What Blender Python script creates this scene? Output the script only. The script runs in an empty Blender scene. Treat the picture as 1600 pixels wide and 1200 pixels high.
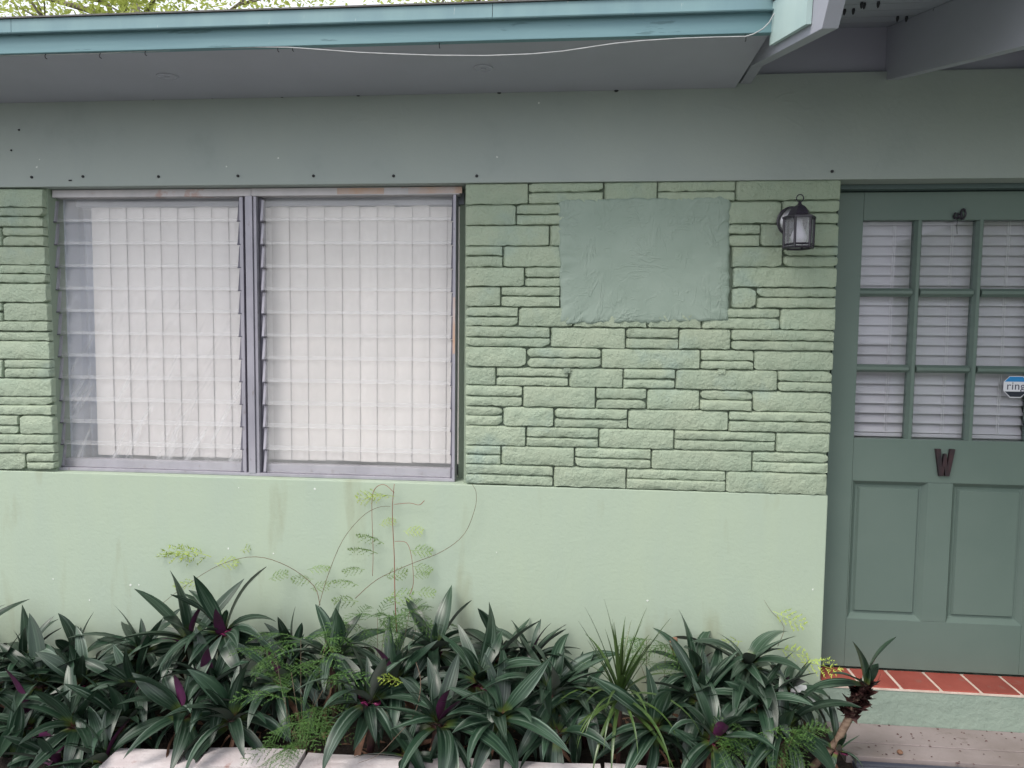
import bpy, bmesh, math, random
import numpy as np
from mathutils import Vector, Matrix, noise as mnoise
random.seed(7)
S = bpy.context.scene
COL = S.collection
R = math.radians

# ------------------------------------------------------------------ camera, sky, sun, exposure
F, D, CZ = 1111.0, 2.95, 1.70                       # focal length in px of a 1600 px frame, distance to the wall, eye height
def cam_axes(y, p, r):
    cy, sy = math.cos(y), math.sin(y)
    fwd = np.array([-sy*math.cos(p), cy*math.cos(p), -math.sin(p)]); right = np.array([cy, sy, 0.0])
    down = np.cross(fwd, right); c, s = math.cos(r), math.sin(r)
    return np.array([c*right+s*down, -s*right+c*down, fwd])
M = cam_axes(R(5.276), R(3.881), R(-.609))
cam = bpy.data.cameras.new('camera'); camo = bpy.data.objects.new('camera', cam); COL.objects.link(camo)
cam.sensor_width = 36; cam.sensor_fit = 'HORIZONTAL'; cam.lens = 36*F/1600; cam.clip_start = .05; cam.clip_end = 2000
mw = Matrix.Identity(4)
for i in range(3):
    mw[i][0], mw[i][1], mw[i][2] = M[0][i], -M[1][i], -M[2][i]
mw[0][3], mw[1][3], mw[2][3] = 0, -D, CZ
camo.matrix_world = mw
S.camera = camo

SUN_EL, SUN_AZ = 52.0, -38.0                        # azimuth from the camera's back (-Y), towards -X
W = bpy.data.worlds.new('World'); S.world = W; W.use_nodes = True
nt = W.node_tree; nt.nodes.clear()
sky = nt.nodes.new('ShaderNodeTexSky'); sky.sky_type = 'NISHITA'; sky.sun_disc = False
sky.sun_elevation = R(SUN_EL); sky.sun_rotation = R(180-SUN_AZ); sky.air_density = 1.0; sky.dust_density = 6.0; sky.ozone_density = 1.0
bg = nt.nodes.new('ShaderNodeBackground'); bg.inputs['Strength'].default_value = .15
wo = nt.nodes.new('ShaderNodeOutputWorld')
cl = nt.nodes.new('ShaderNodeMix'); cl.data_type = 'RGBA'; cl.inputs[0].default_value = .80; cl.inputs[7].default_value = (7.0, 7.25, 7.7, 1)   # a bright even cloud veil over the sky
nt.links.new(sky.outputs[0], cl.inputs[6]); nt.links.new(cl.outputs[2], bg.inputs[0]); nt.links.new(bg.outputs[0], wo.inputs[0])
sl = bpy.data.lights.new('sun', 'SUN'); sl.energy = 1.5; sl.angle = R(26); sl.color = (1, .95, .88)
so = bpy.data.objects.new('sun', sl); COL.objects.link(so)
sd = Vector((math.sin(R(SUN_AZ))*math.cos(R(SUN_EL)), -math.cos(R(SUN_AZ))*math.cos(R(SUN_EL)), math.sin(R(SUN_EL))))
so.rotation_euler = sd.to_track_quat('Z', 'Y').to_euler(); so.location = (-4, -6, 8)
S.view_settings.view_transform = 'Standard'; S.view_settings.look = 'None'; S.view_settings.gamma = 1
S.view_settings.use_curve_mapping = False; S.view_settings.exposure = .50
S.cycles.transparent_max_bounces = 32; S.cycles.max_bounces = 10
S.cycles.use_denoising = True

# ------------------------------------------------------------------ helpers
def ray(px, py): return M.T @ np.array([(px-800)/F, (py-600)/F, 1.0])
def at(px, py, Y):
    """(X, Z) of the wall-parallel plane Y seen at photo position px, py"""
    d = ray(px, py); t = (Y+D)/d[1]; return float(d[0]*t), float(d[2]*t+CZ)
def p3(px, py, Y):
    x, z = at(px, py, Y); return Vector((x, Y, z))
def fbm(v, o=3): return mnoise.fractal(Vector(v), 1.0, 2.0, o)

class MB:
    def __init__(s): s.v = []; s.f = []; s.mi = []; s.uv = {}
    def add(s, vs, fs, mi=0):
        o = len(s.v); s.v += [tuple(v) for v in vs]
        for f in fs: s.f.append(tuple(i+o for i in f)); s.mi.append(mi)
    def box(s, x0, x1, y0, y1, z0, z1, mi=0):
        vs = [(x, y, z) for z in (z0, z1) for y in (y0, y1) for x in (x0, x1)]
        s.add(vs, [(0, 2, 3, 1), (4, 5, 7, 6), (0, 1, 5, 4), (2, 6, 7, 3), (0, 4, 6, 2), (1, 3, 7, 5)], mi); return s
    def prism(s, poly, y0, y1, mi=0):            # polygon of (x, z), extruded along Y
        n = len(poly); a = sum(poly[i][0]*poly[(i+1) % n][1]-poly[(i+1) % n][0]*poly[i][1] for i in range(n))
        if a < 0: poly = poly[::-1]
        vs = [(x, y0, z) for x, z in poly]+[(x, y1, z) for x, z in poly]
        s.add(vs, [tuple(range(n)), tuple(range(2*n-1, n-1, -1))]+[(i, i+n, (i+1) % n+n, (i+1) % n) for i in range(n)], mi); return s
    def prismx(s, poly, x0, x1, mi=0):           # polygon of (y, z), extruded along X
        n = len(poly)
        vs = [(x0, y, z) for y, z in poly]+[(x1, y, z) for y, z in poly]
        s.add(vs, [tuple(range(n)), tuple(range(2*n-1, n-1, -1))]+[(i, i+n, (i+1) % n+n, (i+1) % n) for i in range(n)], mi); return s
    def tube(s, pts, rad, n=6, mi=0, caps=True):
        pts = [Vector(p) for p in pts]; rs = rad if isinstance(rad, (list, tuple)) else [rad]*len(pts)
        up = Vector((.31, .83, .46)); rings = []
        for i, p in enumerate(pts):
            t = (pts[min(i+1, len(pts)-1)]-pts[max(i-1, 0)]).normalized()
            a = t.cross(up)
            if a.length < 1e-3: a = t.cross(Vector((1, 0, 0)))
            a.normalize(); b = t.cross(a); up = -a.cross(t) if False else up
            rings.append([p+(a*math.cos(k*2*math.pi/n)+b*math.sin(k*2*math.pi/n))*rs[i] for k in range(n)])
        vs = [v for r in rings for v in r]; fs = []
        for i in range(len(pts)-1):
            for k in range(n): fs.append((i*n+k, i*n+(k+1) % n, (i+1)*n+(k+1) % n, (i+1)*n+k))
        if caps: fs += [tuple(range(n))[::-1], tuple(range((len(pts)-1)*n, len(pts)*n))]
        s.add(vs, fs, mi); return s
    def lathe(s, c, prof, n=16, mi=0, axis='Z', a0=0.0):
        c = Vector(c); vs = []
        for r, h in prof:
            for k in range(n):
                a = a0+2*math.pi*k/n
                vs.append(c+(Vector((r*math.cos(a), r*math.sin(a), h)) if axis == 'Z' else Vector((r*math.cos(a), -h, r*math.sin(a)))))
        fs = []
        for i in range(len(prof)-1):
            for k in range(n): fs.append((i*n+k, i*n+(k+1) % n, (i+1)*n+(k+1) % n, (i+1)*n+k))
        fs += [tuple(range(n))[::-1], tuple(range((len(prof)-1)*n, len(prof)*n))]
        s.add(vs, fs, mi); return s
    def mesh(s, name, mats, smooth=False):
        me = bpy.data.meshes.new(name); me.from_pydata(s.v, [], s.f)
        for m in (mats if isinstance(mats, (list, tuple)) else [mats]): me.materials.append(m)
        for p, k in zip(me.polygons, s.mi): p.material_index = k; p.use_smooth = smooth
        if s.uv:
            l = me.uv_layers.new(name='UVMap')
            for lp in me.loops: l.data[lp.index].uv = s.uv[lp.vertex_index]
        return me
    def build(s, name, mats, parent=None, smooth=False, bevel=0, fix=True, **kw):
        me = s.mesh(name, mats, smooth)
        if fix:
            bm = bmesh.new(); bm.from_mesh(me); bmesh.ops.recalc_face_normals(bm, faces=bm.faces)
            if bevel: bmesh.ops.bevel(bm, geom=list(bm.edges), offset=bevel, segments=2, profile=.6, affect='EDGES', clamp_overlap=True)
            bm.to_mesh(me); bm.free()
        return link(name, me, parent, **kw)
def link(name, me, parent=None, loc=(0, 0, 0), rot=(0, 0, 0), sc=1, **kw):
    o = bpy.data.objects.new(name, me); COL.objects.link(o)
    o.location = loc; o.rotation_euler = rot; o.scale = (sc, sc, sc) if not isinstance(sc, tuple) else sc
    if parent: o.parent = parent
    for k, v in kw.items(): o[k] = v
    return o
def thing(name, label, cat, loc=(0, 0, 0), group=None, rz=0):
    o = link(name, None, None, loc, (0, 0, rz), label=label, category=cat)
    if group: o['group'] = group
    return o

# ------------------------------------------------------------------ materials
def mat(name, c1, c2=None, rough=.6, scale=6, bump=0.0, bscale=60, bdist=.004, spec=.4, metal=0.0, stretch=(1, 1, 1), c3=None, s3=18, t3=.62, w3=.04, bdetail=6, rnd=0.0, b2=0.0, b2scale=9, bstretch=(1, 1, 1)):
    """paint-like surface: two colours mixed by noise, optional rare third colour in spots, noise relief"""
    m = bpy.data.materials.new(name); m.use_nodes = True; t = m.node_tree; N = t.nodes; L = t.links
    b = N['Principled BSDF']; b.inputs['Roughness'].default_value = rough; b.inputs['Metallic'].default_value = metal
    b.inputs['Specular IOR Level'].default_value = spec
    tc = N.new('ShaderNodeTexCoord')
    def nz(sc, st=(1, 1, 1), det=5, ro=.55):
        mp = N.new('ShaderNodeMapping'); mp.inputs['Scale'].default_value = st; L.new(tc.outputs['Object'], mp.inputs[0])
        n = N.new('ShaderNodeTexNoise'); n.inputs['Scale'].default_value = sc; n.inputs['Detail'].default_value = det; n.inputs['Roughness'].default_value = ro
        L.new(mp.outputs[0], n.inputs['Vector']); return n.outputs['Fac']
    def ramp(src, lo, hi):
        r = N.new('ShaderNodeMapRange'); r.inputs[1].default_value = lo; r.inputs[2].default_value = hi; L.new(src, r.inputs[0]); return r.outputs[0]
    def mix(fac, a, bb):
        x = N.new('ShaderNodeMix'); x.data_type = 'RGBA'
        if isinstance(fac, float): x.inputs[0].default_value = fac
        else: L.new(fac, x.inputs[0])
        for k, v in ((6, a), (7, bb)):
            if isinstance(v, tuple): x.inputs[k].default_value = (*v, 1)
            else: L.new(v, x.inputs[k])
        return x.outputs[2]
    col = c1
    if c2: col = mix(ramp(nz(scale, stretch), .35, .65), c1, c2)
    if c3: col = mix(ramp(nz(s3, stretch), t3, t3+w3), col, c3)
    if rnd:
        oi = N.new('ShaderNodeObjectInfo'); hs = N.new('ShaderNodeHueSaturation')
        r = N.new('ShaderNodeMapRange'); r.inputs[3].default_value = 1-rnd; r.inputs[4].default_value = 1+rnd
        L.new(oi.outputs['Random'], r.inputs[0]); L.new(r.outputs[0], hs.inputs['Value'])
        if isinstance(col, tuple): hs.inputs['Color'].default_value = (*col, 1)
        else: L.new(col, hs.inputs['Color'])
        col = hs.outputs[0]
    if isinstance(col, tuple): b.inputs['Base Color'].default_value = (*col, 1)
    else: L.new(col, b.inputs['Base Color'])
    prev = None
    for st, sc, ds in ((bump, bscale, bdist), (b2, b2scale, bdist*2.5)):
        if st:
            bp = N.new('ShaderNodeBump'); bp.inputs['Strength'].default_value = st; bp.inputs['Distance'].default_value = ds
            L.new(nz(sc, bstretch, bdetail, .6), bp.inputs['Height'])
            if prev: L.new(prev, bp.inputs['Normal'])
            prev = bp.outputs[0]
    if prev: L.new(prev, b.inputs['Normal'])
    m['nodes'] = 1
    return m
def ridges(m, sc, stretch, dist, strength=1.0, width=.05):
    N = m.node_tree.nodes; L = m.node_tree.links; b = N['Principled BSDF']
    tc = N.new('ShaderNodeTexCoord'); mp = N.new('ShaderNodeMapping'); mp.inputs['Scale'].default_value = stretch; L.new(tc.outputs['Object'], mp.inputs[0])
    n = N.new('ShaderNodeTexNoise'); n.inputs['Scale'].default_value = sc; n.inputs['Detail'].default_value = 3; n.inputs['Distortion'].default_value = 1.2; L.new(mp.outputs[0], n.inputs['Vector'])
    a = N.new('ShaderNodeMath'); a.operation = 'SUBTRACT'; a.inputs[1].default_value = .5; L.new(n.outputs['Fac'], a.inputs[0])
    c = N.new('ShaderNodeMath'); c.operation = 'ABSOLUTE'; L.new(a.outputs[0], c.inputs[0])
    k = N.new('ShaderNodeMapRange'); k.interpolation_type = 'SMOOTHSTEP'; k.inputs[1].default_value = 0; k.inputs[2].default_value = width; k.inputs[3].default_value = 1; k.inputs[4].default_value = 0; L.new(c.outputs[0], k.inputs[0])
    n3 = N.new('ShaderNodeTexNoise'); n3.inputs['Scale'].default_value = sc*.8; L.new(tc.outputs['Object'], n3.inputs['Vector'])
    k3 = N.new('ShaderNodeMapRange'); k3.inputs[1].default_value = .5; k3.inputs[2].default_value = .62; L.new(n3.outputs['Fac'], k3.inputs[0])
    mu = N.new('ShaderNodeMath'); mu.operation = 'MULTIPLY'; L.new(k.outputs[0], mu.inputs[0]); L.new(k3.outputs[0], mu.inputs[1])
    bp = N.new('ShaderNodeBump'); bp.inputs['Strength'].default_value = strength; bp.inputs['Distance'].default_value = dist; L.new(mu.outputs[0], bp.inputs['Height'])
    old = b.inputs['Normal'].links
    if old: L.new(old[0].from_socket, bp.inputs['Normal'])
    L.new(bp.outputs[0], b.inputs['Normal'])
def glass_mat(name, tint, refl=1.0, rough=.02, haze=0.0, bump=0, bscale=8, hazecol=(.8, .82, .85), stretch=(1, 1, 1), bdist=.01, haze2=0.0, hscale=5, hmap=(1, 1, 1), hrot=0.0, hlo=.45, hhi=.7, hz=None):
    m = bpy.data.materials.new(name); m.use_nodes = True; t = m.node_tree; N = t.nodes; L = t.links; N.clear()
    o = N.new('ShaderNodeOutputMaterial'); tr = N.new('ShaderNodeBsdfTransparent'); tr.inputs[0].default_value = (*tint, 1)
    gl = N.new('ShaderNodeBsdfGlossy'); gl.inputs['Roughness'].default_value = rough
    fr = N.new('ShaderNodeFresnel'); ge = N.new('ShaderNodeNewGeometry'); io = N.new('ShaderNodeMapRange')      # thin sheet: same reflectance from both faces
    io.inputs[3].default_value = 1.5; io.inputs[4].default_value = 1/1.5; L.new(ge.outputs['Backfacing'], io.inputs[0]); L.new(io.outputs[0], fr.inputs['IOR'])
    mu = N.new('ShaderNodeMath'); mu.operation = 'MULTIPLY'; mu.inputs[1].default_value = refl; mu.use_clamp = True
    L.new(fr.outputs[0], mu.inputs[0]); mx = N.new('ShaderNodeMixShader'); L.new(mu.outputs[0], mx.inputs[0])
    if bump:
        tc = N.new('ShaderNodeTexCoord'); mp = N.new('ShaderNodeMapping'); mp.inputs['Scale'].default_value = stretch
        n = N.new('ShaderNodeTexNoise'); n.inputs['Scale'].default_value = bscale; n.inputs['Detail'].default_value = 4
        L.new(tc.outputs['Object'], mp.inputs[0]); L.new(mp.outputs[0], n.inputs['Vector'])
        bp = N.new('ShaderNodeBump'); bp.inputs['Strength'].default_value = bump; bp.inputs['Distance'].default_value = bdist
        L.new(n.outputs['Fac'], bp.inputs['Height']); L.new(bp.outputs[0], gl.inputs['Normal']); L.new(bp.outputs[0], fr.inputs['Normal'])
    base = tr.outputs[0]
    if haze:
        df = N.new('ShaderNodeBsdfTranslucent'); df.inputs[0].default_value = (*hazecol, 1); d2 = N.new('ShaderNodeBsdfDiffuse'); d2.inputs[0].default_value = (*hazecol, 1)
        mm = N.new('ShaderNodeMixShader'); mm.inputs[0].default_value = .75; L.new(df.outputs[0], mm.inputs[1]); L.new(d2.outputs[0], mm.inputs[2])
        m2 = N.new('ShaderNodeMixShader'); m2.inputs[0].default_value = haze
        if haze2:
            tc2 = N.new('ShaderNodeTexCoord'); mp2 = N.new('ShaderNodeMapping'); mp2.inputs['Rotation'].default_value = (0, hrot, 0); mp3 = N.new('ShaderNodeMapping'); mp3.inputs['Scale'].default_value = hmap
            L.new(tc2.outputs['Object'], mp2.inputs[0]); L.new(mp2.outputs[0], mp3.inputs[0]); n2 = N.new('ShaderNodeTexNoise'); n2.inputs['Scale'].default_value = hscale; n2.inputs['Detail'].default_value = 5; L.new(mp3.outputs[0], n2.inputs['Vector'])
            r2 = N.new('ShaderNodeMapRange'); r2.inputs[1].default_value = hlo; r2.inputs[2].default_value = hhi; r2.inputs[3].default_value = haze; r2.inputs[4].default_value = haze2; L.new(n2.outputs['Fac'], r2.inputs[0]); L.new(r2.outputs[0], m2.inputs[0])
            if hz:                                  # painted-in crease highlights and whitening fade out upwards
                sx_ = N.new('ShaderNodeSeparateXYZ'); L.new(tc2.outputs['Object'], sx_.inputs[0]); rz_ = N.new('ShaderNodeMapRange'); rz_.inputs[1].default_value = hz[0]; rz_.inputs[2].default_value = hz[1]; rz_.inputs[3].default_value = haze2; rz_.inputs[4].default_value = haze*1.6
                L.new(sx_.outputs['Z'], rz_.inputs[0]); L.new(rz_.outputs[0], r2.inputs[4])
        L.new(base, m2.inputs[1]); L.new(mm.outputs[0], m2.inputs[2]); base = m2.outputs[0]
    L.new(base, mx.inputs[1]); L.new(gl.outputs[0], mx.inputs[2]); L.new(mx.outputs[0], o.inputs[0])
    return m
SAGE, SAGE2 = (.355, .435, .33), (.445, .55, .42)
m_stone = mat('stone_paint', SAGE, (.395, .46, .345), rough=.58, scale=5, c3=(.325, .415, .35), s3=3.5, t3=.56, w3=.12, bump=1.0, bscale=85, bdist=.006, rnd=.06, b2=.6, b2scale=24, spec=.35)
m_joint = mat('joint_paint', (.28, .34, .265), rough=.8, bump=.4, bscale=70)
m_stucco = mat('stucco_paint', (.43, .515, .398), (.41, .495, .40), rough=.65, scale=2.2, bump=.32, bscale=60, bdist=.004, c3=(.355, .40, .29), s3=2.6, t3=.585, w3=.14, stretch=(2.2, 1, .5), spec=.3, b2=.15, b2scale=9)
m_lintel = mat('lintel_paint', (.39, .435, .41), (.365, .41, .395), rough=.65, scale=3, bump=.3, bscale=55, bdist=.003, c3=(.30, .345, .325), s3=3, t3=.60, w3=.25, spec=.3)
m_soffit = mat('soffit_paint', (.43, .435, .50), (.40, .405, .465), rough=.6, scale=2.5, bump=.2, bscale=40, bdist=.003, spec=.3)
m_patch = mat('plaster_paint', (.275, .35, .295), (.305, .38, .325), rough=.5, scale=6, bump=.28, bscale=9, bdist=.010, b2=.0, bdetail=9, spec=.4, bstretch=(1.2, 1, .8))
ridges(m_patch, 6, (2.2, 1, .8), .003, .55, .05); ridges(m_patch, 9, (.7, 1, 2.2), .0025, .45, .05); ridges(m_patch, 13, (1.5, 1, 1), .002, .5, .07)
ridges(m_lintel, 4, (1, 1, 1), .0016, .35, .06)
m_riser = mat('riser_plaster', (.30, .37, .315), (.27, .34, .29), rough=.65, scale=8, bump=.8, bscale=22, bdist=.012, spec=.3, c3=(.52, .56, .5), s3=30, t3=.68)
m_fascia = mat('fascia_paint', (.145, .265, .30), (.17, .30, .33), rough=.5, scale=5, bump=.25, bscale=30, bdist=.003, stretch=(.4, 1, 3), bstretch=(.2, 1, 3), c3=(.10, .19, .21), s3=14, t3=.64)
m_metal_trim = mat('drip_metal_paint', (.20, .32, .34), (.17, .28, .31), rough=.42, scale=4, c3=(.45, .50, .48), s3=22, t3=.68, stretch=(3, 1, .6))
m_rafter = mat('rafter_paint', (.39, .40, .46), (.36, .37, .42), rough=.55, scale=6, bump=.25, bscale=30, bdist=.003, stretch=(1, .3, 1))
m_deck = mat('deck_board_paint', (.38, .40, .46), (.34, .36, .41), rough=.6, scale=5, bump=.25, bscale=24, stretch=(.3, 1, 1))
m_roof = mat('roof_felt', (.12, .12, .12), (.18, .17, .16), rough=.9, scale=20, bump=.6, bscale=200)
m_alum = mat('weathered_aluminium', (.43, .415, .47), (.35, .34, .39), rough=.48, scale=14, metal=.35, stretch=(1, 1, .5), c3=(.30, .28, .30), s3=40, t3=.64)
m_peel = mat('peeling_frame_paint', (.62, .58, .60), (.52, .50, .52), rough=.55, scale=9, c3=(.52, .38, .36), s3=5, t3=.57, w3=.03)
m_rust = mat('orange_primer', (.56, .36, .25), (.55, .47, .46), rough=.6, scale=9)
m_track = mat('dark_louvre_track', (.10, .10, .13), (.16, .15, .18), rough=.5, scale=20, metal=.3)
m_glass = glass_mat('louvre_glass', (.99, .99, .99), 1.0, .015, haze=.05, haze2=.15, hscale=4, hazecol=(.88, .87, .88), hlo=.4, hhi=.7)  # even dust haze, plus uneven haze painting in pale reflections
m_gedge = mat('glass_edge', (.66, .67, .69), (.76, .76, .78), rough=.25, scale=30, spec=.7)
m_pane = glass_mat('door_glass', (.93, .94, .95), .9, .02)
m_film = glass_mat('plastic_film', (.98, .98, .99), 1.2, .10, haze=.05, haze2=.85, hscale=5, hmap=(5.5, 1, .55), hrot=R(-30), hlo=.52, hhi=.72, hz=(1.15, 1.95), hazecol=(.9, .9, .92), bump=.2, bscale=6.0, stretch=(2.2, 1, 1.1), bdist=.02)  # pale haze streaks paint in highlights and whitening along the creases
m_vane = mat('blind_vane', (.86, .815, .785), (.83, .785, .755), rough=.6, scale=3, stretch=(6, 6, .6), rnd=.04)
def translucent(m, fac, col):
    N = m.node_tree.nodes; L = m.node_tree.links; o = N['Material Output']; t = N.new('ShaderNodeBsdfTranslucent'); t.inputs[0].default_value = (*col, 1); x = N.new('ShaderNodeMixShader'); x.inputs[0].default_value = fac
    L.new(N['Principled BSDF'].outputs[0], x.inputs[1]); L.new(t.outputs[0], x.inputs[2]); L.new(x.outputs[0], o.inputs[0])
m_slat = mat('blind_slat', (.71, .675, .72), (.67, .635, .69), rough=.4, scale=6, rnd=.03)
m_cord = mat('blind_cord', (.75, .72, .74), rough=.8)
m_rail = mat('headrail_paint', (.30, .32, .37), rough=.5)
m_room = mat('room_plaster', (.70, .70, .70), rough=.8)
m_drape = mat('drape_cloth', (.56, .62, .76), (.48, .54, .68), rough=.8, scale=3, stretch=(14, 14, .3)); translucent(m_drape, .4, (.6, .66, .8))
m_reveal = mat('reveal_paint', (.56, .60, .70), rough=.6)
m_door = mat('door_paint', (.125, .175, .155), (.14, .19, .168), rough=.42, scale=3, bump=.12, bscale=60, bdist=.002, spec=.45, bstretch=(2, 1, .3))
m_jamb = mat('jamb_paint', (.10, .14, .145), rough=.45)
m_black = mat('black_iron', (.018, .016, .024), (.035, .03, .045), rough=.35, scale=40, spec=.5)
m_silver = mat('worn_silver', (.62, .62, .66), (.02, .02, .025), rough=.3, metal=.7, scale=16)
m_lglass = glass_mat('lantern_glass', (.80, .80, .86), 1.0, .05, haze=.22, hazecol=(.75, .75, .8))
m_bulb = mat('frosted_bulb', (.85, .84, .86), rough=.3, spec=.5)
m_tile = mat('terracotta_tile', (.29, .065, .05), (.35, .085, .065), rough=.5, scale=9, bump=.2, bscale=60, rnd=.10, c3=(.30, .10, .08), s3=20, t3=.62)
m_grout = mat('grout', (.72, .60, .53), (.58, .47, .40), rough=.85, scale=20)
m_slab = mat('porch_concrete', (.325, .275, .275), (.235, .195, .185), rough=.8, scale=5, bump=.4, bscale=50, c3=(.20, .16, .15), s3=16, t3=.61, w3=.08, stretch=(.8, 1, 1))
m_plank = mat('dark_rubber', (.045, .05, .08), (.10, .105, .13), rough=.6, scale=30, stretch=(.05, 1, 1), bump=.4, bscale=60)
m_block = mat('whitewashed_brick', (.68, .63, .635), (.57, .50, .505), rough=.75, scale=9, bump=.6, bscale=40, bdist=.006, c3=(.42, .26, .24), s3=11, t3=.62, w3=.06, rnd=.07)
m_mortar = mat('mortar', (.42, .36, .34), rough=.9, bump=.5)
m_soil = mat('dark_soil', (.022, .016, .014), (.045, .033, .026), rough=.95, scale=25, bump=1, bscale=60, bdist=.02)
m_lawn = mat('lawn', (.045, .06, .025), (.09, .09, .045), rough=.95, scale=1.5, bump=.6, bscale=30)
m_path = mat('driveway_asphalt', (.13, .13, .135), (.17, .17, .17), rough=.85, scale=3, bump=.3, bscale=80)
m_dead = mat('dead_leaf', (.16, .085, .05), (.28, .15, .10), rough=.7, scale=30, rnd=.3)
m_scale = mat('dead_scale', (.045, .018, .02), (.11, .05, .045), rough=.6, scale=50, rnd=.3)
m_cane = mat('cane_bark', (.20, .14, .10), (.11, .07, .05), rough=.75, scale=40, bump=.5, bscale=80, stretch=(1, 1, 3))
m_stem = mat('purple_stem', (.07, .03, .035), (.10, .06, .04), rough=.6, scale=20)
m_bract = mat('bract', (.34, .03, .14), (.22, .02, .10), rough=.4, scale=20)
m_vine = mat('vine_stem', (.19, .14, .09), (.12, .09, .06), rough=.7, scale=30)
m_redvine = mat('red_vine_stem', (.30, .12, .08), (.24, .10, .07), rough=.6, scale=30)
m_vfern = mat('vine_fern_green', (.16, .27, .07), (.22, .33, .08), rough=.6, scale=8, rnd=.2)
m_fern = mat('fern_green', (.055, .13, .03), (.09, .18, .04), rough=.6, scale=8, rnd=.25)
m_fernl = mat('fern_lime', (.36, .50, .07), (.46, .55, .10), rough=.6, scale=10, rnd=.2)
m_spike = mat('spiky_leaf', (.04, .078, .022), (.07, .12, .03), rough=.32, scale=20, spec=.6, rnd=.2, stretch=(3, 3, 1))
m_bark = mat('tree_bark', (.16, .13, .11), (.24, .21, .19), rough=.9, scale=15)
m_tleaf = mat('tree_leaf', (.30, .36, .08), (.42, .44, .12), rough=.5, scale=1.3)
TL = 1
m_cable = mat('white_cable', (.52, .53, .54), (.40, .41, .42), rough=.5, scale=30)
m_dark = mat('dark_anchor', (.03, .03, .035), rough=.6)
m_chip = mat('bare_plaster', (.75, .78, .74), rough=.8)
m_blue = mat('sticker_blue', (.02, .24, .58), rough=.35)
m_white = mat('sticker_white', (.74, .74, .80), rough=.35)
m_navy = mat('sticker_navy', (.018, .022, .04), rough=.35)
m_text = mat('sticker_ink', (.06, .06, .10), rough=.4)
m_plastic = mat('white_scrap', (.80, .79, .81), rough=.5)
translucent(m_tleaf, .5, (.55, .62, .18))
def leaf_mat():
    m = mat('oyster_leaf', (.03, .075, .035), rough=.35, spec=.5); N = m.node_tree.nodes; L = m.node_tree.links; b = N['Principled BSDF']
    uv = N.new('ShaderNodeUVMap'); sp = N.new('ShaderNodeSeparateXYZ'); L.new(uv.outputs[0], sp.inputs[0])
    mp = N.new('ShaderNodeMapping'); mp.inputs['Scale'].default_value = (9, .7, 1); L.new(uv.outputs[0], mp.inputs[0])
    oi = N.new('ShaderNodeObjectInfo'); ad = N.new('ShaderNodeVectorMath'); ad.operation = 'ADD'; cb = N.new('ShaderNodeCombineXYZ')
    ml = N.new('ShaderNodeMath'); ml.operation = 'MULTIPLY'; ml.inputs[1].default_value = 57; L.new(oi.outputs['Random'], ml.inputs[0]); L.new(ml.outputs[0], cb.inputs[2])
    L.new(mp.outputs[0], ad.inputs[0]); L.new(cb.outputs[0], ad.inputs[1])
    n = N.new('ShaderNodeTexNoise'); n.inputs['Scale'].default_value = 1; n.inputs['Detail'].default_value = 4; L.new(ad.outputs[0], n.inputs['Vector'])
    r = N.new('ShaderNodeValToRGB'); e = r.color_ramp; e.elements[0].position = .36; e.elements[0].color = (.010, .028, .016, 1); e.elements[1].position = .70; e.elements[1].color = (.15, .195, .16, 1)
    k = e.elements.new(.54); k.color = (.026, .056, .032, 1); L.new(n.outputs['Fac'], r.inputs[0])
    r2 = N.new('ShaderNodeValToRGB'); e = r2.color_ramp; e.elements[0].position = 0; e.elements[0].color = (.16, .02, .06, 1); e.elements[1].position = .22; e.elements[1].color = (.10, .15, .03, 0)
    k = e.elements.new(.10); k.color = (.09, .13, .03, .9); L.new(sp.outputs['Y'], r2.inputs[0])
    mx = N.new('ShaderNodeMix'); mx.data_type = 'RGBA'; L.new(r2.outputs['Alpha'], mx.inputs[0]); L.new(r.outputs[0], mx.inputs[6]); L.new(r2.outputs[0], mx.inputs[7])
    hs = N.new('ShaderNodeHueSaturation'); rr = N.new('ShaderNodeMapRange'); rr.inputs[3].default_value = .7; rr.inputs[4].default_value = 1.35; L.new(oi.outputs['Random'], rr.inputs[0]); L.new(rr.outputs[0], hs.inputs['Value'])
    L.new(mx.outputs[2], hs.inputs['Color']); L.new(hs.outputs[0], b.inputs['Base Color'])
    bp = N.new('ShaderNodeBump'); bp.inputs['Strength'].default_value = .35; bp.inputs['Distance'].default_value = .002; L.new(n.outputs['Fac'], bp.inputs['Height']); L.new(bp.outputs[0], b.inputs['Normal'])
    return m
m_leaf = leaf_mat()
m_dull = mat('oyster_leaf_dull_underside', (.075, .105, .078), (.085, .085, .08), rough=.4, scale=9, rnd=.3)
m_under = mat('oyster_leaf_underside', (.11, .022, .085), (.07, .022, .05), rough=.4, scale=14, rnd=.3)

# ------------------------------------------------------------------ ground
g = MB(); g.box(-400, 400, -400, 400, -.3, 0); g.build('lawn', m_lawn, kind='structure')
g = MB(); g.box(-14, 14, -9, -1.05, -.1, .012); g.build('driveway', m_path, kind='structure')

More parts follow.
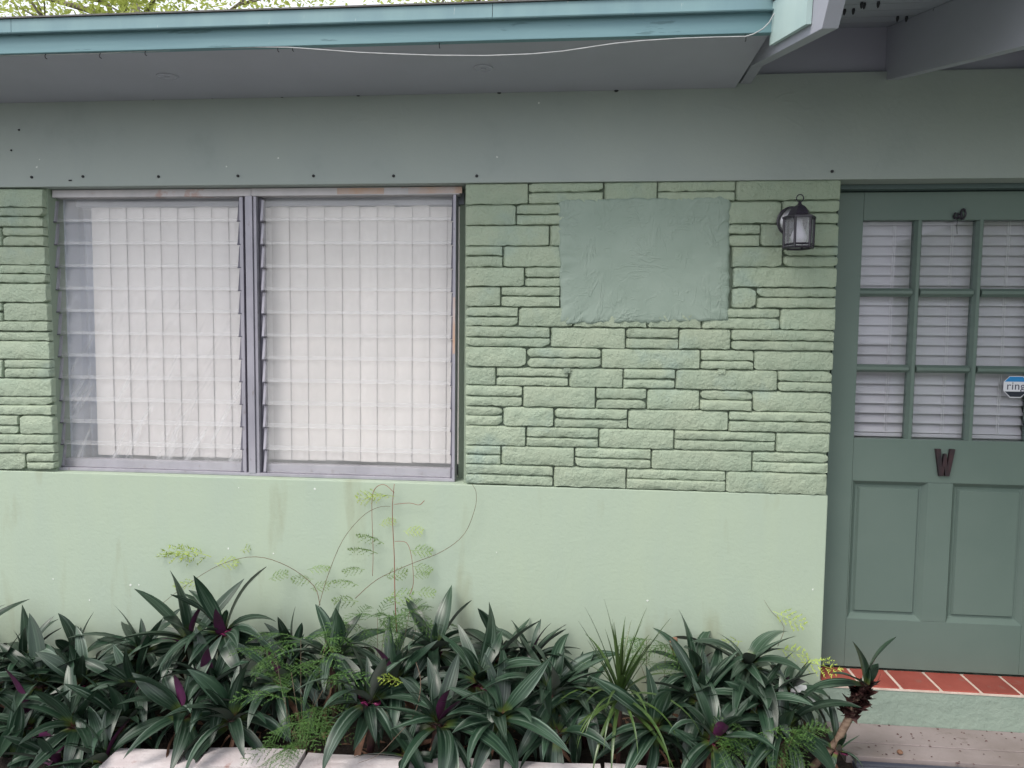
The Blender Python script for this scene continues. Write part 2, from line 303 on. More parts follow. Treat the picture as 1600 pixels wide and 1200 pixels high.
# ------------------------------------------------------------------ house
ZS, ZL, ZF = 1.068, 2.325, 2.683          # stone bottom / lintel bottom / soffit
WX0, WX1 = -2.338, -.478                  # window recess
WE = 1.018                                # end of the stone wall at the door
house = thing('house', 'pale sage green house front with stone cladding, louvre window and porch roof', 'house', (0, 0, 0))
b = MB(); b.box(-4.4, WE, 0, .22, -.2, ZS); b.build('lower_wall', m_stucco, house, bevel=.004)
b = MB(); b.box(WX1, WE-.004, .028, .2, ZS, ZL); b.build('cladding_bed', m_joint, house)
b = MB(); b.box(-4.4, WX0, .028, .2, ZS, ZL); b.build('cladding_bed', m_joint, house)
b = MB(); b.box(-4.4, 4.4, -.008, .22, ZL, 2.735); b.build('lintel_wall', m_lintel, house, bevel=.003)
b = MB(); b.box(.62, 4.4, .012, .22, 2.736, 2.93); b.build('frieze_board', m_soffit, house)
b = MB(); b.box(1.99, 4.4, .0, .22, -.2, ZL); b.build('wall_beyond_door', m_stucco, house)
b = MB(); b.box(3.3, 3.5, -4.6, -.012, -.2, 2.72); b.build('unseen_blocker_wall', m_stucco, house)  # unseen wall, added to block light from the right
# dim room behind the window and door
b = MB()
for bx in ((-4.6, 4.6, 2.6, 2.7, -.2, 2.8), (-4.6, -4.5, .25, 2.6, -.2, 2.8), (4.5, 4.6, .25, 2.6, -.2, 2.8), (-4.5, 4.5, .25, 2.6, 2.5, 2.6), (-4.5, 4.5, .25, 2.6, .15, .25)): b.box(*bx)
b.build('room_shell', m_room, house)
b = MB(); b.box(-.35, -.30, .225, 2.6, .25, 2.5); b.build('inner_wall', m_room, house)

# eave: boxed soffit, fascia, drip edge, roof
EY = -.507
b = MB(); b.box(-4.4, .598, EY, -.009, ZF, ZF+.012); b.build('soffit', m_soffit, house)
b = MB(); b.box(-4.4, .618, EY-.026, EY-.001, ZF-.004, ZF+.075); b.build('fascia', m_fascia, house, bevel=.002)
b = MB(); b.box(-4.4, .905, -.548, -.536, 0, 0) if False else None
def drip(x0, x1):
    d = MB(); d.prismx([(-.5345, 2.742), (-.554, 2.7395), (-.556, 2.743), (-.5385, 2.7495), (-.5375, 2.795), (-.44, 2.812), (-.44, 2.808), (-.5345, 2.790)], x0, x1)
    return d.build('drip_edge', m_metal_trim, house)
for x0, x1 in ((-4.4, -2.012), (-2.01, -.302), (-.3, .640)): drip(x0, x1)
SL = .25
def slope(y, z0, y0): return z0+(y-y0)*SL
b = MB(); b.prismx([(-.545, 2.796), (6, 2.796+SL*6.545), (6, 2.85+SL*6.545), (-.545, 2.801)], -4.4, .60); b.build('roof', m_roof, house)
# porch roof: deck boards on sloped rafters
zdk = lambda y: 2.905+y*SL
YE = -1.06
n = 9; w = (0.02-YE)/n
for i in range(n):
    ya = YE+i*w+.002; yb = YE+(i+1)*w-.003
    b = MB(); b.prismx([(ya, zdk(ya)), (yb, zdk(yb)), (yb, zdk(yb)+.02), (ya, zdk(ya)+.02)], .60, 4.4); b.build('deck_board', m_deck, house)
b = MB(); b.prismx([(YE-.02, zdk(YE)+.021), (.03, zdk(.03)+.021), (6, zdk(6)+.021), (6, zdk(6)+.07), (YE-.02, zdk(YE)+.05)], .601, 4.4); b.build('porch_roof', m_roof, house)
def rafter(x0, x1, lev):
    zb = lambda y: 2.698+(y+lev)*.247
    pts = [(0.01 if lev < .1 else -.009, zb(-lev) if lev > .1 else zb(0)), (-lev, zb(-lev))] if lev > .1 else [(.01, zb(.01))]
    pts += [(-.979, zb(-.979)), (-1.03, zb(-.979)+.055), (-1.03, zdk(-1.03)-.001), (pts[0][0], zdk(pts[0][0])-.001)]
    b = MB(); b.prismx(pts, x0, x1); return b.build('rafter', m_rafter, house, bevel=.002)
rafter(.616, .658, .193)
b = MB(); zb = lambda y: 2.698+(y+.193)*.247
rafter(1.17, 1.215, .02)
rafter(1.74, 1.785, .02); rafter(2.31, 2.355, .02)
zb2 = lambda y: 2.66+(y+.457)*.247
b = MB(); b.prismx([(-.512, zb2(-.512)), (-.895, zb2(-.895)), (-.915, 2.72), (-.512, 2.80)], .600, .6145); b.build('barge_board', mat('sunlit_barge_paint', (.50, .64, .62), (.44, .58, .57), rough=.5, scale=6, c3=(.3, .4, .4), s3=30, t3=.68), house)  # paler colour paints in the sunlight on this left-facing board
b = MB(); b.prismx([(-.548, 2.785), (-1.08, zdk(-1.08)+.012), (-1.08, zdk(-1.08)+.055), (-.548, 2.835)], .589, .599); b.build('drip_edge', m_metal_trim, house)
# soffit covers, anchors, hooks, chips
for px, py, rx in ((262, 119, .042), (755, 106, .036)):
    d = ray(px, py); t = (ZF-CZ)/d[2]; x, y = d[0]*t, d[1]*t-D
    b = MB(); b.lathe((0, 0, 0), [(1, 0), (1, -.004), (.8, -.006), (.75, -.003), (.3, -.003), (.25, -.007), (.01, -.007)], 20)
    b.build('soffit_cover', m_soffit, house, smooth=False, loc=(x, y, ZF), sc=(rx, .036, .9))
b = MB(); b.lathe((0, 0, 0), [(.006, 0), (.006, .004), (.0035, .008), (.0005, .008)], 8, axis='Y'); me_an = b.mesh('anchor', m_dark)
for px, py in ((50, 277), (130, 276), (248, 276), (372, 275), (490, 275), (615, 275), (745, 275), (1300, 268), (18, 235), (30, 203), (240, 155), (307, 153), (320, 153), (332, 153), (441, 151), (560, 149), (780, 145), (963, 142)):
    x, z = at(px, py, -.008); link('anchor', me_an, house, (x, -.008, z), sc=((.7, .7, .7) if px < 40 else (1.0, 1, 1.0)) if py > 200 else (1.5, 1, .8))
b = MB(); b.box(-.007, .007, -.002, 0, -.003, .003); x, z = at(110, 282, -.008); b.build('anchor', m_dark, house, loc=(x, -.0085, z))
hook = MB(); hook.tube([(0, 0, .012), (0, 0, 0), (0, -.006, -.008), (0, -.004, -.016), (0, .004, -.016)], .0016, 5); me_hk = hook.mesh('hook', m_dark)
for px, py in ((72, 85), (157, 84), (228, 80), (435, 74), (458, 73), (687, 68), (1165, 57)):
    x, z = at(px, py, -.52); link('hook', me_hk, house, (x, -.52, z+.002))
for px, py in ((64, 250), (60, 262), (355, 261), (436, 248), (777, 246), (842, 162), (373, 762), (492, 764), (357, 857), (427, 865), (776, 863), (1012, 938), (1270, 921), (83, 905), (140, 938), (204, 914), (217, 914)):
    x, z = at(px, py, -.0); r = random.uniform(.003, .0055); k = 6
    poly = [(x+r*random.uniform(.4, 1.2)*math.cos(a*6.283/k), z+r*random.uniform(.4, 1.3)*math.sin(a*6.283/k)) for a in range(k)]
    y0 = -.0083 if py < 280 else -.0006
    b = MB(); b.prism(poly, y0-.0006, y0+.002); b.build('paint_chip', m_chip, house)

drop = MB(); drop.lathe((0, 0, 0), [(.004, 0), (.006, -.006), (.004, -.016), (.001, -.020)], 6); me_dr = drop.mesh('mud_drip', m_dark)
for px, py in ((1320, 14), (1334, 13), (1347, 3), (1351, 4), (1373, 2), (1403, 25), (1417, 25), (1363, 47), (1461, 12), (1474, 16), (1510, 3)):
    d = ray(px, py); t = (2.905-CZ-SL*D)/(d[2]-SL*d[1]); x, y = d[0]*t, d[1]*t-D
    link('mud_drip', me_dr, house, (x, y, zdk(y)), rot=(R(14), 0, 0))
# stone cladding
RL = [286, 320, 352, 384, 417, 447.5, 479, 509, 541, 573, 601, 634, 664, 695, 724, 755.5]      # joints at px 728
RR = [279.5, 312, 349, 385, 417, 449.5, 482, 516, 549, 579.5, 613, 645, 677.5, 708, 741, 774.5]  # joints at px 1300
LEFT = [294, 323, 354, 384, 413, 442, 472, 501, 532, 561, 590, 619, 648, 677.5, 707, 733.5]
clad = link('stone_cladding', None, house)
cladl = link('stone_cladding', None, house)
scount = [0]
def stone(parent, x0, x1, zt0, zt1, zb0, zb1, round_=.004, bl=.004):
    """x0..x1, top and bottom heights at both ends; a slab with wavy rim standing proud of its bed"""
    scount[0] += 1; sd_ = scount[0]*13.7
    w = x1-x0; nx = max(5, int(w/.016)); h = .5*(zt0-zb0+zt1-zb1); nz_ = 2 if h < .05 else 4
    be = min(.0018, h*.08); bt = min(.0070, h*.26); bl = min(bl, w*.3)
    c0, c1 = bl/w, 1-be/w; d0, d1 = be/h, 1-bt/h; eps = .0022
    ss = [0, c0, c0+eps/w]+[c0+(c1-c0)*i/(nx-1) for i in range(1, nx-1)]+[c1-eps/w, c1, 1]
    tt = [0, d0, d0+eps/h]+[d0+(d1-d0)*i/nz_ for i in range(1, nz_)]+[d1-eps/h, d1, 1]
    prot = random.uniform(-.003, .0035); tilt = random.uniform(-.003, .003); cr = [random.choice((0, .3, .6, .9))*round_*2 for _ in range(4)]
    ns, ntt = len(ss), len(tt); vs = []
    for j, t in enumerate(tt):
        for i, s in enumerate(ss):
            x = x0+w*s; zt = zt0+(zt1-zt0)*s; zb_ = zb0+(zb1-zb0)*s
            wav = .0028*fbm((x*28, sd_, 3.1))+.0024*fbm((x*95, sd_, 7))
            wt = .0014*fbm((x*22, sd_, 9.7))
            zb2_ = zb_+wav; zt2 = zt+wt
            # rounded corners
            for k, (ex, top) in enumerate(((0, 0), (1, 0), (0, 1), (1, 1))):
                dd = (s if ex == 0 else 1-s)*w
                if cr[k] > 0 and dd < cr[k]*2:
                    q = cr[k]*(1-math.sqrt(max(0, 1-(1-dd/(cr[k]*2))**2)))
                    if top: zt2 -= q
                    else: zb2_ += q
            z = zb2_+(zt2-zb2_)*t
            x += .0016*fbm((z*40, sd_, 5))*(1 if i in (0, ns-1) else 0)
            edge = i in (0, ns-1) or j in (0, ntt-1)
            y = (-.001+prot+tilt*(s-.5)-.0042*(1-abs(2*t-1)**2.5)*(1-abs(2*s-1)**8)+.0042*fbm((x*35, z*45, sd_), 4)) if not edge else (.0075 if (i == 0 or j == ntt-1) else .0015)+prot*.5
            vs.append((x, y, z))
    fs = [(j*ns+i, j*ns+i+1, (j+1)*ns+i+1, (j+1)*ns+i) for j in range(ntt-1) for i in range(ns-1)]
    rim = [i for i in range(ns)]+[j*ns+ns-1 for j in range(1, ntt)]+[(ntt-1)*ns+i for i in range(ns-2, -1, -1)]+[j*ns for j in range(ntt-2, 0, -1)]
    o = len(vs); vs += [(vs[i][0], .0295, vs[i][2]) for i in rim]; m_ = len(rim)
    fs += [(rim[(k+1) % m_], rim[k], o+k, o+(k+1) % m_) for k in range(m_)]
    b = MB(); b.add(vs, fs); o = b.build('stone', m_stone, parent, smooth=True, fix=False); o.data.set_sharp_from_angle(angle=R(52)); return o
def zline(px, py): return at(px, py, 0)[1]
def row(parent, xa, xb, ya, yb, k, segs, G=1.6):
    """segs: (px0, px1, kind) ; kind 'S' one stone, 'D' two thin layers"""
    last = -1e9
    for s in segs:
        px0, px1, kd = s[:3]; g = px0-last; last = px1
        bl = .0035
        if 0 < g < 12: bl = max(.0035, (g-1.5)*.0027+.002); px0 = px0-g+1.5
        X0 = at(px0, (ya(k)+yb(k))/2, 0)[0]; X1 = at(px1, (ya(k)+yb(k))/2, 0)[0]
        def line(f, px):
            return ya(f)+(yb(f)-ya(f))*(px-xa)/(xb-xa)
        top0, top1 = line(k, px0), line(k, px1); bo0, bo1 = line(k+1, px0), line(k+1, px1)
        if len(s) > 3: bo0 = min(bo0, s[3]) if s[3] > top0+4 else bo0; 
        lay = [(top0+.55, top1+.55, bo0-.6, bo1-.6)]
        if kd == 'D':
            q = random.uniform(.46, .54); m0 = top0+(bo0-top0)*q; m1 = top1+(bo1-top1)*q
            lay = [(top0+.55, top1+.55, m0-.45, m1-.45), (m0+.45, m1+.45, bo0-.6, bo1-.6)]
        for li, (a0, a1, c0, c1) in enumerate(lay):
            e = random.uniform(-.004, .004) if li else 0
            pm = (px0+px1)/2
            stone(parent, X0+.0004, X1-.0006+e*.3, zline(px0, a0), zline(px1, a1), zline(px0, c0), zline(px1, c1), random.choice((.003, .006, .010)), bl)
ya = lambda k: RL[k]; yb = lambda k: RR[k]
ROWS = [
 [(727, 825, 'S'), (832, 943, 'D'), (948, 1027, 'S'), (1031, 1149, 'D'), (1154, 1314, 'S')],
 [(727, 806, 'S'), (814, 884, 'D'), (1137, 1221, 'S'), (1225, 1312, 'D')],
 [(727, 858, 'S'), (863, 884, 'S'), (1137, 1188, 'D'), (1193, 1311, 'S')],
 [(727, 785, 'D'), (790, 877, 'S'), (1145, 1223, 'S'), (1227, 1310, 'D')],
 [(727, 819, 'S'), (825, 876, 'D'), (1146, 1308, 'S')],
 [(727, 782, 'S'), (790, 875, 'D'), (1144, 1182, 'S'), (1188, 1307, 'D')],
 [(727, 809, 'D'), (815, 895, 'S'), (899, 1011, 'S'), (1015, 1096, 'S'), (1100, 1219, 'D'), (1223, 1306, 'S')],
 [(727, 859, 'D'), (863, 977, 'S'), (981, 1060, 'D'), (1062, 1142, 'S'), (1146, 1304, 'D')],
 [(727, 822, 'S'), (828, 939, 'D'), (942, 1094, 'S'), (1098, 1178, 'D'), (1183, 1303, 'S')],
 [(727, 774, 'S'), (780, 888, 'D'), (892, 973, 'S'), (976, 1055, 'D'), (1058, 1215, 'S'), (1219, 1301, 'D')],
 [(727, 816, 'D'), (818, 930, 'S'), (933, 1010, 'D'), (1013, 1093, 'S'), (1097, 1176, 'D'), (1180, 1300, 'S')],
 [(727, 785, 'D'), (790, 865, 'S'), (870, 980, 'D'), (983, 1138, 'S'), (1141, 1299, 'D')],
 [(727, 821, 'S'), (824, 935, 'D'), (938, 1053, 'S'), (1057, 1212, 'D'), (1215, 1297, 'S')],
 [(727, 782, 'D'), (787, 897, 'S'), (902, 1017, 'D'), (1020, 1175, 'S'), (1178, 1295, 'D')],
 [(727, 864, 'D'), (867, 978, 'S'), (981, 1134, 'D'), (1138, 1293, 'S')]]
for k, segs in enumerate(ROWS): row(clad, 728, 1300, ya, yb, k, segs)
lx = lambda k: 65+20*(k/14)                        # right edge of the left strip
LROWS = ['S', 'D', 'D5', 'S', 'D', 'S', 'S4', 'D', 'S', 'D7', 'S', 'D', 'X', 'D', 'Y']
la = lambda k: LEFT[k]; lb = lambda k: LEFT[k]+.6
for k, c in enumerate(LROWS):
    e = lx(k)
    segs = {'S': [(-90, e, 'S')], 'D': [(-70, e, 'D')], 'D5': [(-80, 1, 'S'), (5, e, 'D')], 'S4': [(-80, 2, 'D'), (5, e, 'S')], 'D7': [(-80, 3, 'S'), (8, e, 'D')],
            'X': [(-90, 28, 'D'), (32, e, 'S')], 'Y': [(-70, 38, 'S'), (43, e-1, 'D')]}[c]
    row(cladl, -60, 80, la, lb, k, segs)
for k in range(15):                                 # cladding goes on out of frame
    row(cladl, -60, 80, la, lb, k, [(-330+20*(k % 3), -95, 'SD'[k % 2])])
# smoothed plaster patch where a fixture was filled in
poly = []
def edge(p, q, n, amp):
    for i in range(n):
        t = i/n; x = p[0]+(q[0]-p[0])*t; y = p[1]+(q[1]-p[1])*t
        yield x+amp*.8*fbm((x*.11, y*.11, 1.7)), y+amp*.8*fbm((x*.11, y*.11, 8.2))
rim = list(edge((872, 312), (1141, 307.5), 52, 3))+list(edge((1141, 307.5), (1138, 501), 40, 3))+list(edge((1138, 501), (876, 507), 52, 3))+list(edge((876, 507), (872, 312), 40, 3))
cx, cy = 1010, 407
vs, fs = [], []; nr = len(rim); rings = [(1.0, .028), (1.0, .000), (.985, -.0065), (.95, -.0085)]+[(q, -.0075) for q in (.85, .7, .55, .4, .25, .1)]
for s_, y_ in rings:
    for px, py in rim:
        X, Z = at(cx+(px-cx)*s_, cy+(py-cy)*s_, 0)
        dy = .0025*fbm((X*9, Z*8, 2)) + .0015*fbm((X*30, Z*20, 4)) if s_ < .94 else .009*fbm((X*40, Z*40, 2))*(0 if y_ > .01 else 1)
        vs.append((X, y_+dy, Z))
for i in range(len(rings)-1):
    for k in range(nr): fs.append((i*nr+k, i*nr+(k+1) % nr, (i+1)*nr+(k+1) % nr, (i+1)*nr+k))
fs.append(tuple((len(rings)-1)*nr+k for k in range(nr)))
b = MB(); b.add(vs, fs); b.build('plaster_patch', m_patch, house, smooth=True)
for px, py in ((886, 579), (1127, 581)):
    X, Z = at(px, py, 0); b = MB(); b.box(X-.014, X+.014, -.010, -.003, Z-.010, Z+.010); b.lathe((X, -.010, Z), [(.0055, 0), (.0055, .005), (.001, .006)], 8, axis='Y')
    b.build('wall_clip', m_stone if px > 1000 else m_joint, house)

# ------------------------------------------------------------------ window: two banks of glass louvres in an aluminium frame
win = link('window', None, house)
b = MB(); b.box(WX0, WX1, .0, .06, ZS-.003, ZS+.0005) if False else None
def bar(name, m, x0, x1, y0, y1, z0, z1, parent=win, bev=.0015): 
    q = MB(); q.box(x0, x1, y0, y1, z0, z1); return q.build(name, m, parent, bevel=bev)
zt, zbm = 2.318, 1.082
xl = at(88, 520, .07)[0]-.012; xr = at(713, 520, .07)[0]; xm0 = at(386, 520, .07)[0]; xm1 = at(412, 520, .07)[0]
bar('frame_sill', m_alum, xl, xr, .045, .10, ZS+.001, zbm)
bar('frame_sill', m_alum, xl+.02, xm0, .085, .125, zbm+.001, zbm+.035)
bar('frame_sill', m_alum, xm1, xr-.01, .085, .125, zbm+.001, zbm+.035)
bar('frame_head', m_peel, WX0+.005, (xm0+xm1)/2-.001, .048, .10, zt-.028, zt+.004)
bar('frame_head', m_peel, (xm0+xm1)/2+.001, xr+.014, .046, .10, zt-.028, zt+.004)
b = MB(); b.box(at(527, 296, .046)[0], at(600, 296, .046)[0], .0445, .046, zt-.024, zt+.001); b.box(at(638, 296, .046)[0], at(722, 296, .046)[0], .0445, .046, zt-.024, zt+.0035); b.build('frame_head', m_rust, win)
bar('frame_jamb', m_alum, xl-.008, xl+.006, .045, .115, zbm, zt-.029)
bar('frame_jamb', m_alum, xl+.009, xl+.020, .06, .115, zbm, zt-.029)
bar('frame_jamb', m_alum, xr-.012, xr, .045, .115, zbm, zt-.029)
bar('frame_jamb', m_rust, xr-.011, xr-.001, .0435, .045, 1.62, 1.86, bev=0)
bar('frame_jamb', m_joint, xr+.002, WX1-.001, .13, .17, ZS+.001, zt+.005, bev=0)
bar('frame_jamb', m_joint, WX0+.001, xl-.010, .17, .20, ZS+.001, zt+.005, bev=0)
bar('mullion', m_track, xm0-.004, xm0+.010, .07, .115, zbm, zt-.029)
bar('mullion', m_alum, xm0+.012, xm0+.043, .042, .115, zbm, zt-.029)
bar('mullion', m_alum, xm0+.045, xm0+.058, .050, .115, zbm, zt-.029)
bar('mullion', m_track, xm0+.060, xm1-.004, .075, .115, zbm, zt-.029)
bar('mullion', m_alum, xm0-.022, xm0-.006, .058, .115, zbm, zt-.029)
def louvres(x0, x1, n=12):
    z0, z1 = zbm+.004, zt-.032; h = (z1-z0)/n
    for i in range(n):
        zb_ = z0+i*h; hh = h+.014
        yb_, yt_ = .062, .078
        q = MB(); th = .007
        q.prismx([(yb_, zb_), (yt_, min(zb_+hh, zt-.03)), (yt_+th, min(zb_+hh, zt-.03)), (yb_+th, zb_)], x0+.003, x1-.003)
        me = q.mesh('louvre', [m_glass, m_gedge])
        for p in me.polygons:
            nrm = p.normal
            if abs(nrm.z) > .7: p.material_index = 1
        bm = bmesh.new(); bm.from_mesh(me); bmesh.ops.recalc_face_normals(bm, faces=bm.faces); bm.to_mesh(me); bm.free()
        for p in me.polygons: p.material_index = 1 if abs(p.normal.z) > .7 else 0
        link('louvre', me, win)
        for xx, s_ in ((x0, 1), (x1, -1)):
            c = MB(); c.prismx([(yb_-.004, zb_-.001), (yt_-.003, zb_+h-.007), (yt_+.008, zb_+h-.007), (yb_+.010, zb_-.001)], xx-.008, xx+.0025)
            c.build('louvre_clip', m_alum if s_ > 0 else m_track, win)
            c = MB(); c.box(xx-.009, xx+.006, yb_-.006, yb_+.002, zb_-.004, zb_+.001); c.build('louvre_clip', m_track, win)
louvres(xl+.030, xm0-.024); louvres(xm1+.004, xr-.014)

bar('reveal', m_reveal, WX0+.0005, WX0+.006, .121, .22, ZS+.002, ZL-.002, bev=0)
# vertical blinds inside
def vblind(label, px_list, lastw, Y=.150):
    X = [at(p, 500, Y)[0] for p in px_list]; sp = (X[-1]-X[0])/(len(X)-1)
    t = thing('vertical_blind', label, 'blind', ((X[0]+X[-1])/2, Y, 1.12), 'vertical blinds behind the window')
    ox = t.location
    q = MB(); q.box(X[0]-ox.x-.05, X[-1]-ox.x+.09, -.03, .03, 2.262-ox.z, 2.31-ox.z); q.build('headrail', m_rail, t)
    for k, x in enumerate(X):
        ww = .089; a = R(5.2+random.uniform(-1, 1)); q = MB(); vs = []; ztop = 2.262+random.uniform(-.006, .002); zbot = 1.128+random.uniform(-.002, .002); sw = random.uniform(-.003, .003)
        for z_, ssh in ((zbot, sw), ((zbot+ztop)/2, sw*.4), (ztop, 0)):
            for i in range(6):
                u = i/5; bow = .006*math.sin(math.pi*u)
                vs.append((x-ox.x+ww*u*math.cos(a)+ssh, -ww*(u-.5)*math.sin(a)-bow, z_-ox.z))
        n0 = len(vs); vs += [(v[0]+.0004, v[1]+.0012, v[2]) for v in vs]
        fs = []
        for j in range(2):
            for i in range(5): fs += [(j*6+i, j*6+i+1, (j+1)*6+i+1, (j+1)*6+i), (n0+j*6+i+1, n0+j*6+i, n0+(j+1)*6+i, n0+(j+1)*6+i+1)]
        q.add(vs, fs); q.build('vane', m_vane, t, smooth=True, fix=False)
vblind('cream vertical blind behind wrinkled plastic in the left half of the window', [147+26.2*i for i in range(9)], 0)
vblind('cream vertical blind filling the right half of the window', [397+27*i for i in range(12)], 0)
# pale drape seen in the gap left of the left blind
q = MB(); vs = []; nn = 40
X0, X1 = -2.42, -2.10
for z_ in (1.0, 1.6, 2.45):
    for i in range(nn+1): vs.append((X0+(X1-X0)*i/nn, .215+.014*math.sin(i*1.1)+.008*math.sin(i*.47+z_), z_))
q.add(vs, [(j*(nn+1)+i, j*(nn+1)+i+1, (j+1)*(nn+1)+i+1, (j+1)*(nn+1)+i) for j in range(2) for i in range(nn)])
o = q.build('drape', m_drape, None, smooth=True, label='pale blue grey drape hanging at the left edge of the window', category='drape')
md = o.modifiers.new('s', 'SOLIDIFY'); md.thickness = .002
# plastic film over the inside of the left half
q = MB(); vs = []; nx, nz_ = 70, 90
X0, X1 = xl+.03, xm0-.01
for j in range(nz_+1):
    for i in range(nx+1):
        u, v = i/nx, j/nz_; x = X0+(X1-X0)*u; z = zbm+.03+(2.29-zbm-.03)*v
        fade = (1-v)**1.5
        y = .125+.004*fbm((x*5, z*4, 1))+fade*.006*fbm(((x*1.9-z*1.0)*7, (x+z)*2.2, 3), 2)
        vs.append((x, y, z))
q.add(vs, [(j*(nx+1)+i, j*(nx+1)+i+1, (j+1)*(nx+1)+i+1, (j+1)*(nx+1)+i) for j in range(nz_) for i in range(nx)])
q.build('plastic_film', m_film, None, smooth=True, label='wrinkled clear plastic film stretched behind the left louvres', category='plastic film')

# ------------------------------------------------------------------ door
DY = .13; DX0, DX1, DZ0, DZ1 = 1.055, 1.965, .302, 2.302
door = link('door', None, house, label='grey green wooden door with nine small panes')
pc = [(1.158, 1.378), (1.413, 1.604), (0, 0)]
xs = [at(1349, 344, DY)[0], at(1432, 400, DY)[0], at(1443, 400, DY)[0], at(1524, 400, DY)[0], at(1538, 400, DY)[0]]
pw = ((xs[1]-xs[0])+(xs[3]-xs[2]))/2; gap = ((xs[2]-xs[1])+(xs[4]-xs[3]))/2
cols = [(xs[0]+i*(pw+gap), xs[0]+i*(pw+gap)+pw) for i in range(3)]
zr = [at(1400, y, DY)[1] for y in (344, 450, 463, 570, 582, 686)]
rows_ = [(zr[0], zr[1]), (zr[2], zr[3]), (zr[4], zr[5])]
gx0, gx1 = cols[0][0], cols[2][1]
def dbox(name, *a, bev=.002, m=m_door):
    q = MB(); q.box(*a); return q.build(name, m, door, bevel=bev)
T0, T1 = DY, DY+.042
pz1, pz0 = at(1400, 753, DY)[1], at(1400, 969, DY)[1]
PX = [at(1331, 800, DY)[0], at(1448, 800, DY)[0], at(1487, 800, DY)[0]]; PX.append(PX[2]+PX[1]-PX[0]); SX0 = min(gx0, PX[0]); SX1 = max(gx1, PX[3])
dbox('stile', DX0, SX0, T0, T1, DZ0, DZ1); dbox('stile', SX1, DX1, T0, T1, DZ0, DZ1)
if gx0-SX0 > .001: dbox('stile', SX0+.0003, gx0, T0, T1, zr[5]+.0005, zr[0]-.0005)
if SX1-gx1 > .001: dbox('stile', gx1, SX1-.0003, T0, T1, zr[5]+.0005, zr[0]-.0005)
dbox('rail', SX0+.0005, SX1-.0005, T0, T1, zr[0], DZ1)
dbox('rail', SX0+.0005, SX1-.0005, T0, T1, pz1, zr[5])
dbox('rail', SX0+.0005, SX1-.0005, T0, T1, DZ0, pz0)
if PX[0]-SX0 > .001: dbox('rail', SX0+.0005, PX[0], T0, T1, pz0+.0005, pz1-.0005)
dbox('rail', PX[1], PX[2], T0, T1, pz0+.0005, pz1-.0005)
if SX1-PX[3] > .001: dbox('rail', PX[3], SX1-.0005, T0, T1, pz0+.0005, pz1-.0005)
def ringbox(x0, x1, z0, z1, a, ya_, b_, yb_, name, m, parent):
    """a sloped moulding running round a rectangle, from inset a at depth ya_ to inset b_ at depth yb_"""
    q = MB(); A = [(x0+a, ya_, z0+a), (x1-a, ya_, z0+a), (x1-a, ya_, z1-a), (x0+a, ya_, z1-a)]; B = [(x0+b_, yb_, z0+b_), (x1-b_, yb_, z0+b_), (x1-b_, yb_, z1-b_), (x0+b_, yb_, z1-b_)]
    q.add(A+B, [(i, (i+1) % 4, (i+1) % 4+4, i+4) for i in range(4)]); return q
for i in (0, 2):
    x0, x1 = PX[i], PX[i+1]; q = ringbox(x0, x1, pz0, pz1, 0, T0+.0005, .018, T0+.022, '', m_door, door)
    for (a, y1_, b_, y2_) in ((.018, T0+.022, .026, T0+.023), (.026, T0+.023, .033, T0+.012)):
        r = ringbox(x0, x1, pz0, pz1, a, y1_, b_, y2_, '', m_door, door); q.add(r.v, r.f)
    q.add([(x0+.033, T0+.012, pz0+.033), (x1-.033, T0+.012, pz0+.033), (x1-.033, T0+.012, pz1-.033), (x0+.033, T0+.012, pz1-.033)], [(0, 1, 2, 3)])
    q.build('panel', m_door, door, fix=False)
for i in range(2):
    q = MB(); xa_, xb_ = cols[i][1], cols[i+1][0]
    q.prism([(xa_, 0), (xb_, 0), (xb_, 1), (xa_, 1)], 0, 1) if False else None
    xm = (xa_+xb_)/2
    n_ = [(xa_, T0+.016), (xm-.006, T0+.001), (xm+.006, T0+.001), (xb_, T0+.016), (xb_, T1-.004), (xa_, T1-.004)]
    q.add([(x, y, zr[5]) for x, y in n_]+[(x, y, zr[0]) for x, y in n_], [(k, (k+1) % 6, (k+1) % 6+6, k+6) for k in range(6)]+[(5, 4, 3, 2, 1, 0), (6, 7, 8, 9, 10, 11)])
    q.build('muntin', m_door, door)
for za_, zb_ in ((rows_[0][1], rows_[1][0]), (rows_[1][1], rows_[2][0])):
    for c in cols:
        zm = (za_+zb_)/2; q = MB(); q.prismx([(T0+.016, zb_), (T0+.0015, zm-.006), (T0+.0015, zm+.006), (T0+.016, za_), (T1-.004, za_), (T1-.004, zb_)], c[0]+.0005, c[1]-.0005)
        q.build('muntin', m_door, door)
for c in cols:
    for a_, b_ in rows_:
        q = MB(); q.box(c[0]+.0005, c[1]-.0005, T0+.026, T0+.030, b_+.0005, a_-.0005); q.build('pane', m_pane, door)
b = MB(); b.box(WE+.0, 2.02, .085, .20, DZ1+.004, ZL-.001); b.box(WE+.001, DX0-.003, .14, .20, DZ0-.02, DZ1+.003); b.box(DX1+.003, 2.0, .10, .20, DZ0-.02, DZ1+.003); b.build('door_frame', m_jamb, house)

